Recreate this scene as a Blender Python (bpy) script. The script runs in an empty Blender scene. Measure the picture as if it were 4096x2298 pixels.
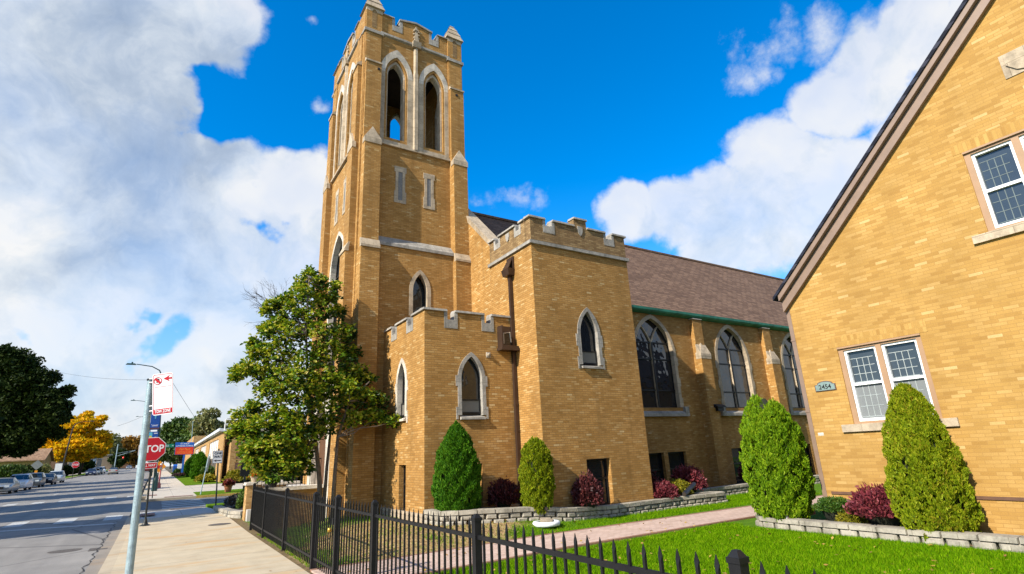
import bpy, bmesh, math, random
import numpy as np
from mathutils import Vector, Matrix
from mathutils.geometry import tessellate_polygon
random.seed(7); RNG = np.random.default_rng(11)
S = bpy.context.scene
COL = S.collection
rad = math.radians

# ------------------------------------------------------------------ camera
FPX, PW, PH, HC = 2150.947, 4096, 2298, 2.0
def cam_axes():
    y, p, r = rad(32.99615), rad(17.03791), rad(-2.79140)
    f = np.array([math.sin(y)*math.cos(p), math.cos(y)*math.cos(p), math.sin(p)])
    rt = np.array([math.cos(y), -math.sin(y), 0.0]); up = np.cross(rt, f)
    return rt*math.cos(r)+up*math.sin(r), -rt*math.sin(r)+up*math.cos(r), f
RT, UP, FW = cam_axes()
def ray(px, py):            # direction in the world of a point of the 4096 x 2298 photograph
    return RT*((px-PW/2)/FPX) - UP*((py-PH/2)/FPX) + FW
def ony(px, py, y):
    d = ray(px, py); t = y/d[1]; return (d[0]*t, y, HC+d[2]*t)
cam = bpy.data.objects.new('camera', bpy.data.cameras.new('camera'))
COL.objects.link(cam); S.camera = cam
cam.data.sensor_width = 36; cam.data.lens = 36*FPX/PW
cam.data.clip_start = 0.05; cam.data.clip_end = 6000
m4 = Matrix.Identity(4)
for i in range(3):
    m4[i][0], m4[i][1], m4[i][2] = RT[i], UP[i], -FW[i]
m4[2][3] = HC
cam.matrix_world = m4

def g(y):                   # the street climbs gently beyond the church
    return 0.011*min(max(0.0, y-20), 300)

# ------------------------------------------------------------------ objects
class MB:
    "collects faces, becomes ONE mesh object"
    def __init__(s): s.v = []; s.f = []; s.m = []; s.cur = 0
    def add(s, vs, fs):
        o = len(s.v); s.v += [tuple(map(float, p)) for p in vs]
        for f in fs: s.f.append(tuple(o+i for i in f)); s.m.append(s.cur)
        return s
    def box(s, x0, x1, y0, y1, z0, z1):
        return s.add([(x0,y0,z0),(x1,y0,z0),(x1,y1,z0),(x0,y1,z0),(x0,y0,z1),(x1,y0,z1),(x1,y1,z1),(x0,y1,z1)],
              [(0,3,2,1),(4,5,6,7),(0,1,5,4),(1,2,6,5),(2,3,7,6),(3,0,4,7)])
    def hexa(s, b, t):      # bottom quad, top quad
        return s.add(list(b)+list(t), [(3,2,1,0),(4,5,6,7),(0,1,5,4),(1,2,6,5),(2,3,7,6),(3,0,4,7)])
    def prism(s, pts, d):   # closed polygon of 3D points pushed along d
        n = len(pts); d = Vector(d)
        P = [Vector(p) for p in pts]; Q = [p+d for p in P]
        tri = tessellate_polygon([P])
        fs = [tuple(t) for t in tri]+[tuple(n+i for i in t[::-1]) for t in tri]
        fs += [(i,(i+1)%n,n+(i+1)%n,n+i) for i in range(n)]
        return s.add(P+Q, fs)
    def tube(s, path, r, n=8, cap=True):
        P = [Vector(p) for p in path]; rs = r if isinstance(r,(list,tuple)) else [r]*len(P)
        vs = []; fs = []; ref = None
        for i,p in enumerate(P):
            t = (P[min(i+1,len(P)-1)]-P[max(i-1,0)]).normalized()
            if ref is None: ref = t.orthogonal().normalized()
            ref = (ref-t*ref.dot(t)); ref = ref.normalized() if ref.length>1e-6 else t.orthogonal().normalized()
            b = t.cross(ref)
            for k in range(n):
                a = 2*math.pi*k/n; vs.append(p+(ref*math.cos(a)+b*math.sin(a))*rs[i])
        for i in range(len(P)-1):
            for k in range(n):
                fs.append((i*n+k, i*n+(k+1)%n, (i+1)*n+(k+1)%n, (i+1)*n+k))
        if cap: fs += [tuple(range(n))[::-1], tuple((len(P)-1)*n+k for k in range(n))]
        return s.add(vs, fs)
    def lathe(s, c, prof, n=16):    # prof: (radius, z)
        vs = []; fs = []
        for r,z in prof:
            for k in range(n):
                a = 2*math.pi*k/n; vs.append((c[0]+r*math.cos(a), c[1]+r*math.sin(a), c[2]+z))
        for i in range(len(prof)-1):
            for k in range(n): fs.append((i*n+k, i*n+(k+1)%n, (i+1)*n+(k+1)%n, (i+1)*n+k))
        fs += [tuple(range(n))[::-1], tuple((len(prof)-1)*n+k for k in range(n))]
        return s.add(vs, fs)
    def build(s, name, mats, parent=None, smooth=False, recalc=True):
        me = bpy.data.meshes.new(name)
        off = Vector(parent_origin(parent)) if parent else Vector((0,0,0))
        me.from_pydata([Vector(v)-off for v in s.v], [], s.f)
        mats = mats if isinstance(mats,(list,tuple)) else [mats]
        for mt in mats: me.materials.append(mt)
        if len(mats)>1: me.polygons.foreach_set('material_index', s.m)
        if recalc:
            bm = bmesh.new(); bm.from_mesh(me); bmesh.ops.recalc_face_normals(bm, faces=bm.faces); bm.to_mesh(me); bm.free()
        if smooth: me.polygons.foreach_set('use_smooth', [True]*len(me.polygons))
        me.update()
        return link(name, me, parent)
def link(name, me, parent=None):
    o = bpy.data.objects.new(name, me); COL.objects.link(o)
    if parent: o.parent = parent
    return o
def parent_origin(p):
    v = Vector((0,0,0))
    while p is not None: v = v+p.location; p = p.parent
    return v
def tag(o, label=None, cat=None, group=None, kind=None):
    if label: o['label'] = label
    if cat: o['category'] = cat
    if group: o['group'] = group
    if kind: o['kind'] = kind
    return o
def thing(name, label, cat, loc=(0,0,0), group=None):
    o = bpy.data.objects.new(name, None); COL.objects.link(o); o.location = loc
    o.empty_display_size = 0.2
    return tag(o, label, cat, group)
def kids(o): return [c for c in bpy.data.objects if c.parent == o]
def copy_tree(o, parent=None):
    c = o.copy(); COL.objects.link(c); c.parent = parent
    for ch in kids(o): copy_tree(ch, c)
    return c
def np_mesh(name, V, F, mats, parent=None, mi=None, smooth=False):
    V = np.asarray(V, np.float32).copy(); F = np.asarray(F, np.int32)
    if parent: V -= np.array(parent_origin(parent), np.float32)
    me = bpy.data.meshes.new(name); n, k = F.shape
    me.vertices.add(len(V)); me.vertices.foreach_set('co', V.ravel())
    me.loops.add(n*k); me.loops.foreach_set('vertex_index', F.ravel())
    me.polygons.add(n); me.polygons.foreach_set('loop_start', np.arange(0, n*k, k, dtype=np.int32))
    me.polygons.foreach_set('loop_total', np.full(n, k, np.int32))
    for mt in (mats if isinstance(mats,(list,tuple)) else [mats]): me.materials.append(mt)
    if mi is not None: me.polygons.foreach_set('material_index', np.asarray(mi, np.int32))
    if smooth: me.polygons.foreach_set('use_smooth', np.ones(n, bool))
    me.update(calc_edges=True); me.validate()
    return link(name, me, parent)

# ------------------------------------------------------------------ materials
class N:
    def __init__(s, name):
        s.m = bpy.data.materials.new(name); s.m.use_nodes = True; s.t = s.m.node_tree
        s.b = s.t.nodes['Principled BSDF']; s.out = s.t.nodes['Material Output']
    def n(s, typ, **kw):
        nd = s.t.nodes.new('ShaderNode'+typ)
        for k,v in kw.items():
            if hasattr(nd, k): setattr(nd, k, v)
        return nd
    def l(s, a, b): s.t.links.new(a, b)
    def pos(s): return s.n('NewGeometry').outputs['Position']
    def noise(s, vec, scale, detail=4, rough=0.6):
        nd = s.n('TexNoise'); nd.inputs['Scale'].default_value = scale; nd.inputs['Detail'].default_value = detail
        nd.inputs['Roughness'].default_value = rough
        if vec is not None: s.l(vec, nd.inputs['Vector'])
        return nd.outputs['Fac']
    def ramp(s, fac, stops):
        nd = s.n('ValToRGB'); e = nd.color_ramp.elements
        while len(e) < len(stops): e.new(0.5)
        for el,(p,c) in zip(e, stops): el.position = p; el.color = c if len(c)==4 else (*c,1)
        s.l(fac, nd.inputs['Fac']); return nd.outputs['Color']
    def mix(s, fac, a, b, mode='MIX'):
        nd = s.n('Mix', data_type='RGBA', blend_type=mode)
        for sock, val in ((nd.inputs['Factor'], fac), (nd.inputs[6], a), (nd.inputs[7], b)):
            if isinstance(val, (int,float)): sock.default_value = val
            elif isinstance(val, tuple): sock.default_value = (*val[:3],1)
            else: s.l(val, sock)
        return nd.outputs[2]
    def math(s, op, a, b=None, c=None):
        nd = s.n('Math', operation=op)
        for i,v in enumerate((a,b,c)):
            if v is None: continue
            if isinstance(v,(int,float)): nd.inputs[i].default_value = v
            else: s.l(v, nd.inputs[i])
        return nd.outputs[0]
    def bump(s, h, strength=0.5, dist=0.01):
        nd = s.n('Bump'); nd.inputs['Strength'].default_value = strength; nd.inputs['Distance'].default_value = dist
        s.l(h, nd.inputs['Height']); s.l(nd.outputs[0], s.b.inputs['Normal'])
    def set(s, col=None, rough=None, metal=None, spec=None):
        for k,v in (('Base Color',col),('Roughness',rough),('Metallic',metal),('Specular IOR Level',spec)):
            if v is None: continue
            if isinstance(v,(int,float)): s.b.inputs[k].default_value = v
            elif isinstance(v, tuple): s.b.inputs[k].default_value = (*v[:3],1)
            else: s.l(v, s.b.inputs[k])
        return s.m
def sc(c, k): return tuple(min(1,x*k) for x in c)
def simple(name, col, rough=0.6, var=0.15, scale=6, metal=0.0, spec=0.4, bump=0.0, obj=False):
    q = N(name); v = q.n('TexCoord').outputs['Object'] if obj else q.pos()
    f = q.noise(v, scale)
    c = q.ramp(f, [(0.3, sc(col,1-var)), (0.7, sc(col,1+var))])
    if bump: q.bump(q.noise(v, scale*5), bump, 0.01)
    return q.set(c, rough, metal, spec)
def wall_uv(q):             # (along the wall, up) on any upright wall
    ge = q.n('NewGeometry'); sp = q.n('SeparateXYZ'); q.l(ge.outputs['Position'], sp.inputs[0])
    sn = q.n('SeparateXYZ'); q.l(ge.outputs['True Normal'], sn.inputs[0])
    fx = q.math('GREATER_THAN', q.math('ABSOLUTE', sn.outputs[0]), 0.7)
    a = q.math('MULTIPLY', sp.outputs[1], fx); b = q.math('MULTIPLY', sp.outputs[0], q.math('SUBTRACT', 1.0, fx))
    u = q.math('ADD', a, b)
    cb = q.n('CombineXYZ'); q.l(u, cb.inputs[0]); q.l(sp.outputs[2], cb.inputs[1])
    return cb.outputs[0], ge.outputs['Position'], sp
def brick(name, cols, mortar, bw=.215, bh=.0677, msize=.007, bump=.6, rocky=1.0, dirt=.25):
    q = N(name); uv, pos, sp = wall_uv(q)
    bt = q.n('TexBrick'); q.l(uv, bt.inputs['Vector'])
    bt.offset = .5; bt.squash = 1
    for k,v in (('Scale',1),('Mortar Size',msize),('Mortar Smooth',.3),('Bias',0),('Brick Width',bw),('Row Height',bh)): bt.inputs[k].default_value = v
    bt.inputs['Color1'].default_value = (0,0,0,1); bt.inputs['Color2'].default_value = (1,1,1,1); bt.inputs['Mortar'].default_value = (.5,.5,.5,1)
    c = q.ramp(bt.outputs['Color'], cols)
    big = q.noise(pos, .45, 5, .65); fine = q.noise(pos, 60, 3, .7)
    c = q.mix(q.math('MULTIPLY', q.ramp(big, [(.42,(0,0,0)),(.68,(1,1,1))]), dirt), c, sc(cols[0][1], .55))
    mp = q.n('Mapping'); q.l(pos, mp.inputs[0]); mp.inputs['Scale'].default_value = (2.6,2.6,.22)
    stk = q.ramp(q.noise(mp.outputs[0], 1.0, 5, .6), [(.52,(0,0,0)),(.74,(1,1,1))])
    c = q.mix(q.math('MULTIPLY', stk, dirt*1.3), c, sc(cols[0][1], .42))
    patch = q.ramp(q.noise(pos, 1.1, 3, .5), [(.3,(.86,.84,.80)),(.7,(1.10,1.09,1.10))])
    c = q.mix(1.0, c, patch, 'MULTIPLY')
    c = q.mix(.35, c, q.ramp(fine, [(.25,(.45,.45,.45)),(.75,(1.4,1.4,1.4))]), 'MULTIPLY')
    c = q.mix(bt.outputs['Fac'], c, mortar)
    h = q.math('SUBTRACT', q.math('MULTIPLY', q.noise(pos, 38, 3, .7), rocky), q.math('MULTIPLY', bt.outputs['Fac'], 1.1))
    q.bump(h, bump, .018)
    return q.set(c, .85, 0, .25)
def glass(name, col=(.012,.015,.018), rough=.03, wav=.02, scale=2.2, spec=.6):
    q = N(name); p = q.pos()
    q.bump(q.noise(p, scale, 2), wav, 1.0)
    return q.set(q.mix(q.noise(p, 1.3), sc(col,.7), sc(col,1.4)), rough, 0, spec)
def leafmat(name, stops, trans=.35, rough=.5, spec=.3):
    q = N(name); r = q.n('NewGeometry').outputs['Random Per Island']
    big = q.noise(q.pos(), 1.6, 2)
    f = q.math('ADD', q.math('MULTIPLY', r, .65), q.math('MULTIPLY', big, .38))
    c = q.ramp(f, stops); q.set(c, rough, 0, spec)
    tr = q.n('BsdfTranslucent'); q.l(q.mix(1.0, c, (1.0,.95,.45), 'MULTIPLY'), tr.inputs[0])
    mx = q.n('MixShader'); mx.inputs[0].default_value = trans
    q.l(q.b.outputs[0], mx.inputs[1]); q.l(tr.outputs[0], mx.inputs[2]); q.l(mx.outputs[0], q.out.inputs[0])
    return q.m

M = {}
M['brick'] = brick('church_brick', [(0,(.325,.168,.042)),(.4,(.40,.212,.058)),(.88,(.455,.258,.082)),(.97,(.48,.305,.12)),(1,(.56,.40,.19))], (.235,.132,.045), bump=.55, rocky=1.1, dirt=.3)
M['brick_house'] = brick('house_brick', [(0,(.335,.185,.047)),(.35,(.40,.232,.062)),(.9,(.435,.262,.080)),(.975,(.47,.295,.10)),(1,(.53,.36,.15))], (.32,.18,.052), bw=.245, bh=.071, msize=.006, bump=.22, rocky=.6, dirt=.12)
M['brick_grey'] = brick('parapet_brick', [(0,(.19,.115,.05)),(.5,(.27,.17,.075)),(1,(.36,.245,.115))], (.16,.10,.045), bump=.5, rocky=1.0, dirt=.55)
M['soldier'] = brick('soldier_brick', [(0,(.34,.185,.047)),(.5,(.41,.238,.064)),(1,(.47,.285,.085))], (.36,.21,.06), bw=.072, bh=.26, msize=.007, bump=.25, rocky=.6, dirt=.1)
M['brick_far'] = brick('school_brick', [(0,(.30,.16,.05)),(.5,(.42,.25,.09)),(1,(.52,.34,.14))], (.3,.19,.09), bump=.3, dirt=.15)
def stone(name, col, blot):
    q = N(name); p = q.pos(); f = q.noise(p, 2.2, 6, .7); k = q.noise(p, 24, 4)
    c = q.ramp(f, [(.32,sc(col,.62)),(.5,col),(.72,sc(col,1.15))])
    c = q.mix(q.math('MULTIPLY', q.ramp(q.noise(p, 5, 5, .75), [(.5,(0,0,0)),(.7,(1,1,1))]), blot), c, sc(col,.35))
    c = q.mix(.3, c, q.ramp(k, [(.3,(.7,.7,.7)),(.7,(1.25,1.25,1.25))]), 'MULTIPLY')
    uv,_,_ = wall_uv(q); bt = q.n('TexBrick'); q.l(uv, bt.inputs['Vector']); bt.offset = .41
    for k_,v in (('Scale',1),('Mortar Size',.006),('Mortar Smooth',.3),('Bias',0),('Brick Width',.72),('Row Height',.41)): bt.inputs[k_].default_value = v
    bt.inputs['Color1'].default_value = (.82,.80,.78,1); bt.inputs['Color2'].default_value = (1.1,1.08,1.06,1); bt.inputs['Mortar'].default_value = (.4,.37,.33,1)
    c = q.mix(.8, c, bt.outputs['Color'], 'MULTIPLY')
    mp = q.n('Mapping'); q.l(p, mp.inputs[0]); mp.inputs['Scale'].default_value = (5,5,.5)
    c = q.mix(q.math('MULTIPLY', q.ramp(q.noise(mp.outputs[0], 1, 5, .6), [(.5,(0,0,0)),(.72,(1,1,1))]), .5), c, sc(col,.4))
    q.bump(q.math('ADD', q.noise(p, 30, 4), q.math('MULTIPLY', f, 2)), .45, .012)
    return q.set(c, .85, 0, .25)
M['stone'] = stone('limestone', (.44,.36,.26), .45)
M['stone_light'] = stone('pale_limestone', (.56,.51,.43), .3)
M['stone_grey'] = stone('weathered_stone', (.34,.32,.285), .6)
M['block'] = stone('retaining_block', (.36,.33,.27), .6)
M['bronze'] = simple('dark_bronze_metal', (.055,.032,.022), .4, .2, 4, .3, .5)
M['trim_taupe'] = simple('taupe_paint', (.215,.145,.105), .5, .1, 5)  # the house trim's own taupe paint
M['frame_dark'] = simple('black_metal', (.012,.012,.013), .45, .2, 5, .2)
M['frame_white'] = simple('white_vinyl', (.82,.83,.82), .4, .04, 5)
M['frame_tan'] = simple('tan_trim_paint', (.33,.20,.11), .55, .08, 4)
M['copper'] = simple('green_copper', (.03,.18,.12), .6, .45, 3)
M['glass'] = glass('dark_window_glass', wav=.012)
M['glass_nave'] = glass('wavy_nave_glass', (.022,.021,.022), .02, .05, 1.3, .8)
M['glass_house'] = glass('clear_house_glass', (.035,.045,.055), .02, .006)
M['glass_screen'] = simple('insect_screen', (.16,.17,.17), .6, .12, 60, 0, .5)
M['louver'] = simple('grey_vent_panel', (.16,.15,.13), .6, .15, 60)
M['slit'] = simple('grey_louver_board', (.17,.165,.16), .8, .2, 12)
M['dark'] = simple('dark_interior', (.03,.022,.016), .9, .3, 3)
def shingle(name, a, b, bh=.19, bw=.45, slope=1.39):
    q = N(name); ge = q.n('NewGeometry'); sp = q.n('SeparateXYZ'); q.l(ge.outputs['Position'], sp.inputs[0])
    cb = q.n('CombineXYZ'); q.l(q.math('ADD', sp.outputs[0], q.math('MULTIPLY', sp.outputs[1], .001)), cb.inputs[0]); q.l(q.math('MULTIPLY', sp.outputs[2], slope), cb.inputs[1])
    bt = q.n('TexBrick'); q.l(cb.outputs[0], bt.inputs['Vector']); bt.offset = .37
    for k,v in (('Scale',1),('Mortar Size',.022),('Mortar Smooth',.6),('Bias',0),('Brick Width',bw),('Row Height',bh)): bt.inputs[k].default_value = v
    bt.inputs['Color1'].default_value = (0,0,0,1); bt.inputs['Color2'].default_value = (1,1,1,1); bt.inputs['Mortar'].default_value = (0,0,0,1)
    c = q.ramp(bt.outputs['Color'], [(0,a),(1,b)])
    c = q.mix(.5, c, q.ramp(q.noise(ge.outputs['Position'], 1.2, 6, .7), [(.3,(.7,.7,.7)),(.7,(1.25,1.25,1.25))]), 'MULTIPLY')
    c = q.mix(q.math('MULTIPLY', bt.outputs['Fac'], .55), c, sc(a,.25))
    q.bump(q.math('SUBTRACT', 1.0, bt.outputs['Fac']), .5, .03)
    return q.set(c, .9, 0, .2)
M['shingle'] = shingle('brown_shingle', (.112,.066,.043), (.188,.116,.076))
M['shingle_dark'] = shingle('dark_shingle', (.02,.022,.035), (.04,.042,.06))
M['shingle_tan'] = shingle('tan_shingle', (.22,.13,.075), (.32,.2,.12), .3, .5, 1.3)
def lawn(name, dry=True):
    q = N(name); p = q.pos()
    f = q.noise(p, 3.5, 5, .7); c = q.ramp(f, [(.3,(.045,.10,.003)),(.55,(.08,.17,.005)),(.8,(.12,.21,.01))])
    spx = q.n('SeparateXYZ'); q.l(p, spx.inputs[0])
    ed = q.math('SUBTRACT', q.math('ADD', spx.outputs[0], q.math('MULTIPLY', q.noise(p, 2.2, 4), .5)), 3.22)
    c = q.mix(q.ramp(ed, [(0,(1,1,1)),(.12,(0,0,0))]), c, q.ramp(q.noise(p, 12, 4), [(.35,(.075,.05,.03)),(.55,(.17,.12,.06)),(.7,(.16,.17,.05))]))
    if dry:
        v = q.n('VectorMath', operation='DISTANCE'); q.l(p, v.inputs[0]); v.inputs[1].default_value = (5.7,14.1,0.1)
        d = q.math('ADD', q.math('DIVIDE', v.outputs['Value'], 3.0), q.math('MULTIPLY', q.math('SUBTRACT', q.noise(p, 1.1, 4), .5), 1.6))
        c = q.mix(q.ramp(d, [(.75,(1,1,1)),(1.05,(0,0,0))]), c, q.ramp(q.noise(p, 9, 4), [(.3,(.16,.095,.05)),(.5,(.33,.22,.10)),(.75,(.48,.35,.17))]))
    q.bump(q.noise(p, 40, 3), .6, .03)
    return q.set(c, .9, 0, .15)
M['lawn'] = lawn('lawn_soil')
M['blade'] = leafmat('grass_blade', [(.2,(.045,.13,.002)),(.5,(.11,.25,.003)),(.75,(.20,.36,.005)),(.95,(.30,.35,.02))], .35, .8, 0.0)
M['blade_dry'] = leafmat('dry_grass_blade', [(.2,(.26,.17,.06)),(.6,(.42,.30,.13)),(.95,(.55,.43,.22))], .2)
M['mulch'] = simple('mulch', (.07,.042,.025), .95, .5, 14, bump=.8)
# ------------------------------------------------------------------ ground, roads, pavements
def strip(mb, x0, x1, y0, y1, off, n=None):
    ys = [y0]+[v for v in (20,320) if y0 < v < y1]+[y1]
    for a,b in zip(ys, ys[1:]):
        mb.add([(x0,a,g(a)+off),(x1,a,g(a)+off),(x1,b,g(b)+off),(x0,b,g(b)+off)], [(0,1,2,3)])
    return mb
def struct(o): return tag(o, kind='structure')
def sheet(name, mat_, rects, off):
    mb = MB()
    for r in rects: strip(mb, *r, off)
    return struct(mb.build(name, mat_, recalc=False))
def solid(name, mat_, rects, off, depth=.3):        # a raised slab whose edge is a real step
    mb = MB()
    for x0,x1,y0,y1 in rects:
        ys = [y0]+[v for v in (20,320) if y0 < v < y1]+[y1]
        for a,b in zip(ys, ys[1:]):
            mb.hexa([(x0,a,g(a)+off-depth),(x1,a,g(a)+off-depth),(x1,b,g(b)+off-depth),(x0,b,g(b)+off-depth)],
                    [(x0,a,g(a)+off),(x1,a,g(a)+off),(x1,b,g(b)+off),(x0,b,g(b)+off)])
    return struct(mb.build(name, mat_))
def concrete(name, col, rust=0, joint=1.5, jx=0.0, jw=.012):
    q = N(name); p = q.pos(); sp = q.n('SeparateXYZ'); q.l(p, sp.inputs[0])
    f = q.noise(p, 1.3, 6, .7); k = q.noise(p, 55, 3, .8)
    c = q.ramp(f, [(.3,sc(col,.82)),(.55,col),(.75,sc(col,1.1))])
    c = q.mix(.45, c, q.ramp(k, [(.3,(.72,.72,.72)),(.7,(1.2,1.2,1.2))]), 'MULTIPLY')
    if rust:
        mp = q.n('Mapping'); q.l(p, mp.inputs[0]); mp.inputs['Scale'].default_value = (.35,1.3,1)
        r = q.ramp(q.noise(mp.outputs[0], .9, 5, .6), [(.54,(0,0,0)),(.72,(1,1,1))])
        c = q.mix(q.math('MULTIPLY', r, rust), c, (.45,.27,.11))
    if joint:
        jy = q.math('LESS_THAN', q.math('PINGPONG', sp.outputs[1], joint/2), jw/2)
        if jx: jy = q.math('MAXIMUM', jy, q.math('LESS_THAN', q.math('PINGPONG', q.math('ADD', sp.outputs[0], jx), .76), jw/2))
        c = q.mix(q.math('MULTIPLY', jy, .75), c, sc(col,.3))
    q.bump(k, .25, .01)
    return q.set(c, .9, 0, .2)
def asphalt(name, col):
    q = N(name); p = q.pos(); f = q.noise(p, .35, 6, .65); k = q.noise(p, 70, 3, .9)
    mp = q.n('Mapping'); q.l(p, mp.inputs[0]); mp.inputs['Scale'].default_value = (2.2,.12,1)
    w = q.noise(mp.outputs[0], .8, 5, .6)
    c = q.ramp(f, [(.3,sc(col,.75)),(.6,col),(.8,sc(col,1.18))])
    c = q.mix(.5, c, q.ramp(w, [(.35,(.75,.75,.76)),(.65,(1.12,1.12,1.1))]), 'MULTIPLY')
    c = q.mix(.6, c, q.ramp(k, [(.3,(.6,.6,.6)),(.7,(1.35,1.35,1.35))]), 'MULTIPLY')
    # tar-sealed cracks
    cr = q.n('TexVoronoi', feature='DISTANCE_TO_EDGE'); cr.inputs['Scale'].default_value = .16
    q.l(q.mix(.12, p, q.n('TexNoise').outputs['Color']), cr.inputs['Vector'])
    c = q.mix(q.math('MULTIPLY', q.ramp(cr.outputs['Distance'], [(0,(1,1,1)),(.006,(0,0,0))]), .7), c, (.02,.02,.022))
    q.bump(k, .3, .01)
    return q.set(c, .85, 0, .3)
M['asphalt'] = asphalt('asphalt', (.235,.222,.205))
M['asphalt_side'] = asphalt('side_asphalt', (.15,.145,.14))
M['concrete'] = concrete('pavement_concrete', (.46,.385,.270), .85, 3.05, jw=.02)
M['concrete_far'] = concrete('far_pavement_concrete', (.47,.41,.33), .15, 1.6, .3, .02)
M['kerb'] = concrete('kerb_concrete', (.42,.35,.25), .5, 3.0, jw=.02)
M['gutter'] = concrete('gutter_concrete', (.23,.205,.175), .3, 3.0, jw=.02)
M['ramp'] = concrete('ramp_concrete', (.42,.40,.37), 0, 2.0, .3, .02)
M['paint'] = simple('worn_road_paint', (.39,.39,.37), .8, .35, 14)
M['paint_yellow'] = simple('faded_yellow_paint', (.42,.28,.06), .8, .3, 9)
M['tactile'] = simple('rust_red_tactile_pad', (.20,.075,.05), .8, .2, 12)
M['ground'] = simple('bare_ground', (.10,.085,.055), .95, .3, 2)
M['grass_far'] = simple('far_grass', (.085,.15,.012), .9, .45, 4, spec=0, bump=.6)
def pathmat():
    q = N('pink_brick_paving'); p = q.pos()
    bt = q.n('TexBrick'); q.l(p, bt.inputs['Vector']); bt.offset = .5
    for k,v in (('Scale',1),('Mortar Size',.005),('Mortar Smooth',.4),('Bias',0),('Brick Width',.2),('Row Height',.1)): bt.inputs[k].default_value = v
    bt.inputs['Color1'].default_value = (.44,.315,.25,1); bt.inputs['Color2'].default_value = (.54,.40,.325,1); bt.inputs['Mortar'].default_value = (.3,.2,.15,1)
    c = q.mix(.5, bt.outputs['Color'], q.ramp(q.noise(p, 1.5, 6, .7), [(.3,(.75,.75,.75)),(.7,(1.2,1.2,1.2))]), 'MULTIPLY')
    q.bump(q.math('SUBTRACT', q.noise(p, 40), bt.outputs['Fac']), .3, .01)
    return q.set(c, .9, 0, .2)
M['path'] = pathmat()
M['path_edge'] = simple('path_edge_brick', (.24,.125,.08), .9, .25, 10)

gm = MB(); strip(gm, -2500, 2500, -300, 20, -.24); strip(gm, -2500, 2500, 20, 320, -.24); strip(gm, -2500, 2500, 320, 3500, -.24)
struct(gm.build('ground', M['ground'], recalc=False))
sheet('main_road', M['asphalt'], [(-13.3,-.75,-60,420)], -.15)
sheet('side_road', M['asphalt_side'], [(-.75,90,34.3,42.5)], -.15)
sheet('left_side_road', M['asphalt_side'], [(-60,-13.3,121,128)], -.15)
sheet('gutter', M['gutter'], [(-1.08,-.75,-60,30),(-1.08,-.75,46.5,300)], -.143)
solid('kerb', M['kerb'], [(-.75,-.52,-60,30.0)], 0)
solid('sidewalk', M['concrete'], [(-.52,2.68,-60,28.3)], 0)
solid('left_kerb', M['kerb'], [(-13.55,-13.3,-60,121),(-13.55,-13.3,128,420)], 0)
solid('left_sidewalk', M['concrete_far'], [(-18.2,-16.2,-60,121),(-18.2,-16.2,128,420)], .004)
solid('left_verge', M['grass_far'], [(-16.2,-13.55,-60,121),(-16.2,-13.55,128,420)], 0)
solid('left_yard', M['grass_far'], [(-80,-18.2,-60,121),(-80,-18.2,128,420)], .002)
# corner ramp down to the side road
rp = MB()
rp.add([(-.52,28.3,.092),(2.68,28.3,.092),(2.45,31.5,.10),(2.45,34.3,-.005),(-.52,34.3,-.005),(-.75,31,-.02),(-.52,30,.05)], [(0,1,2,3,4,5,6)])
rp.add([(-.52,28.3,-.2),(2.68,28.3,-.2),(2.45,31.5,-.2),(2.45,34.3,-.2),(-.52,34.3,-.2),(-.75,31,-.2),(-.52,30,-.2),
        (-.52,28.3,.091),(2.68,28.3,.091),(2.45,31.5,.099),(2.45,34.3,-.006),(-.52,34.3,-.006),(-.75,31,-.021),(-.52,30,.049)],
       [(i,(i+1)%7,7+(i+1)%7,7+i) for i in range(7)])
struct(rp.build('corner_ramp', M['ramp'], recalc=False))
solid('corner_verge', M['grass_far'], [(2.45,12,31.5,34.1)], -.01)
MB()
def mark(name, mat_, polys, off):
    mb = MB()
    for p in polys: mb.add([(x,y,g(y)+off) for x,y in p], [tuple(range(len(p)))])
    return struct(mb.build(name, mat_, recalc=False))
def quad(x0,x1,y0,y1): return [(x0,y0),(x1,y0),(x1,y1),(x0,y1)]
tp = MB(); tp.add([(-.33,29.7,.118),(.22,29.55,.122),(.22,31.1,.112),(-.33,31.2,.108)], [(0,1,2,3)])
tp.add([(.85,33.75,.045),(2.2,32.95,.072),(2.2,33.6,.05),(.85,34.2,.03)], [(0,1,2,3)])
struct(tp.build('tactile_pad', M['tactile'], recalc=False))
cw = [quad(-1.68,-1.02,31.0,33.5), quad(-3.42,-2.76,31.4,33.9), quad(-5.12,-4.5,31.8,34.2), quad(-6.9,-6.3,32.1,34.5), quad(-8.7,-8.1,32.4,34.8), quad(-10.5,-9.9,32.6,35)]
mark('near_crosswalk', M['paint'], cw, -.145)
mark('stop_line', M['paint'], [[(-1.1,28.9),(-1.1,29.35),(-6.6,30.9),(-6.6,30.45)]], -.145)
mark('far_crosswalk', M['paint'], [quad(x-.3,x+.32,49.6,51.6) for x in (-1.2,-2.45,-3.8,-5.1,-6.5,-7.9,-9.3,-10.7)], -.145)
mark('side_crosswalk', M['paint'], [quad(.55,2.6,y,y+.55) for y in (35.2,36.6,38.0,39.4,40.8)], -.145)
mark('lane_line', M['paint'], [quad(-7.1,-6.98,y,y+3) for y in range(62,300,9)], -.145)
# far pavement, its kerb, verge and lawns beyond the side road
solid('far_kerb', M['kerb'], [(-.55,-.3,46.5,300),(-.3,2.45,42.5,42.75)], -.02)
solid('far_yellow_kerb', M['paint_yellow'], [(2.45,40,42.5,42.75)], -.015)
solid('far_sidewalk', M['concrete_far'], [(-.3,2.5,42.75,320),(2.5,40,47.6,60.4)], -.004)
solid('far_verge', M['grass_far'], [(2.5,40,42.75,47.6)], .0)
solid('school_lawn', M['grass_far'], [(2.5,26,60.7,128)], .01)
mark('tactile_far', M['tactile'], [quad(.7,2.3,43.0,43.6), quad(-.2,.3,46.4,47.4)], .012).name = 'far_tactile_pad'
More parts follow.
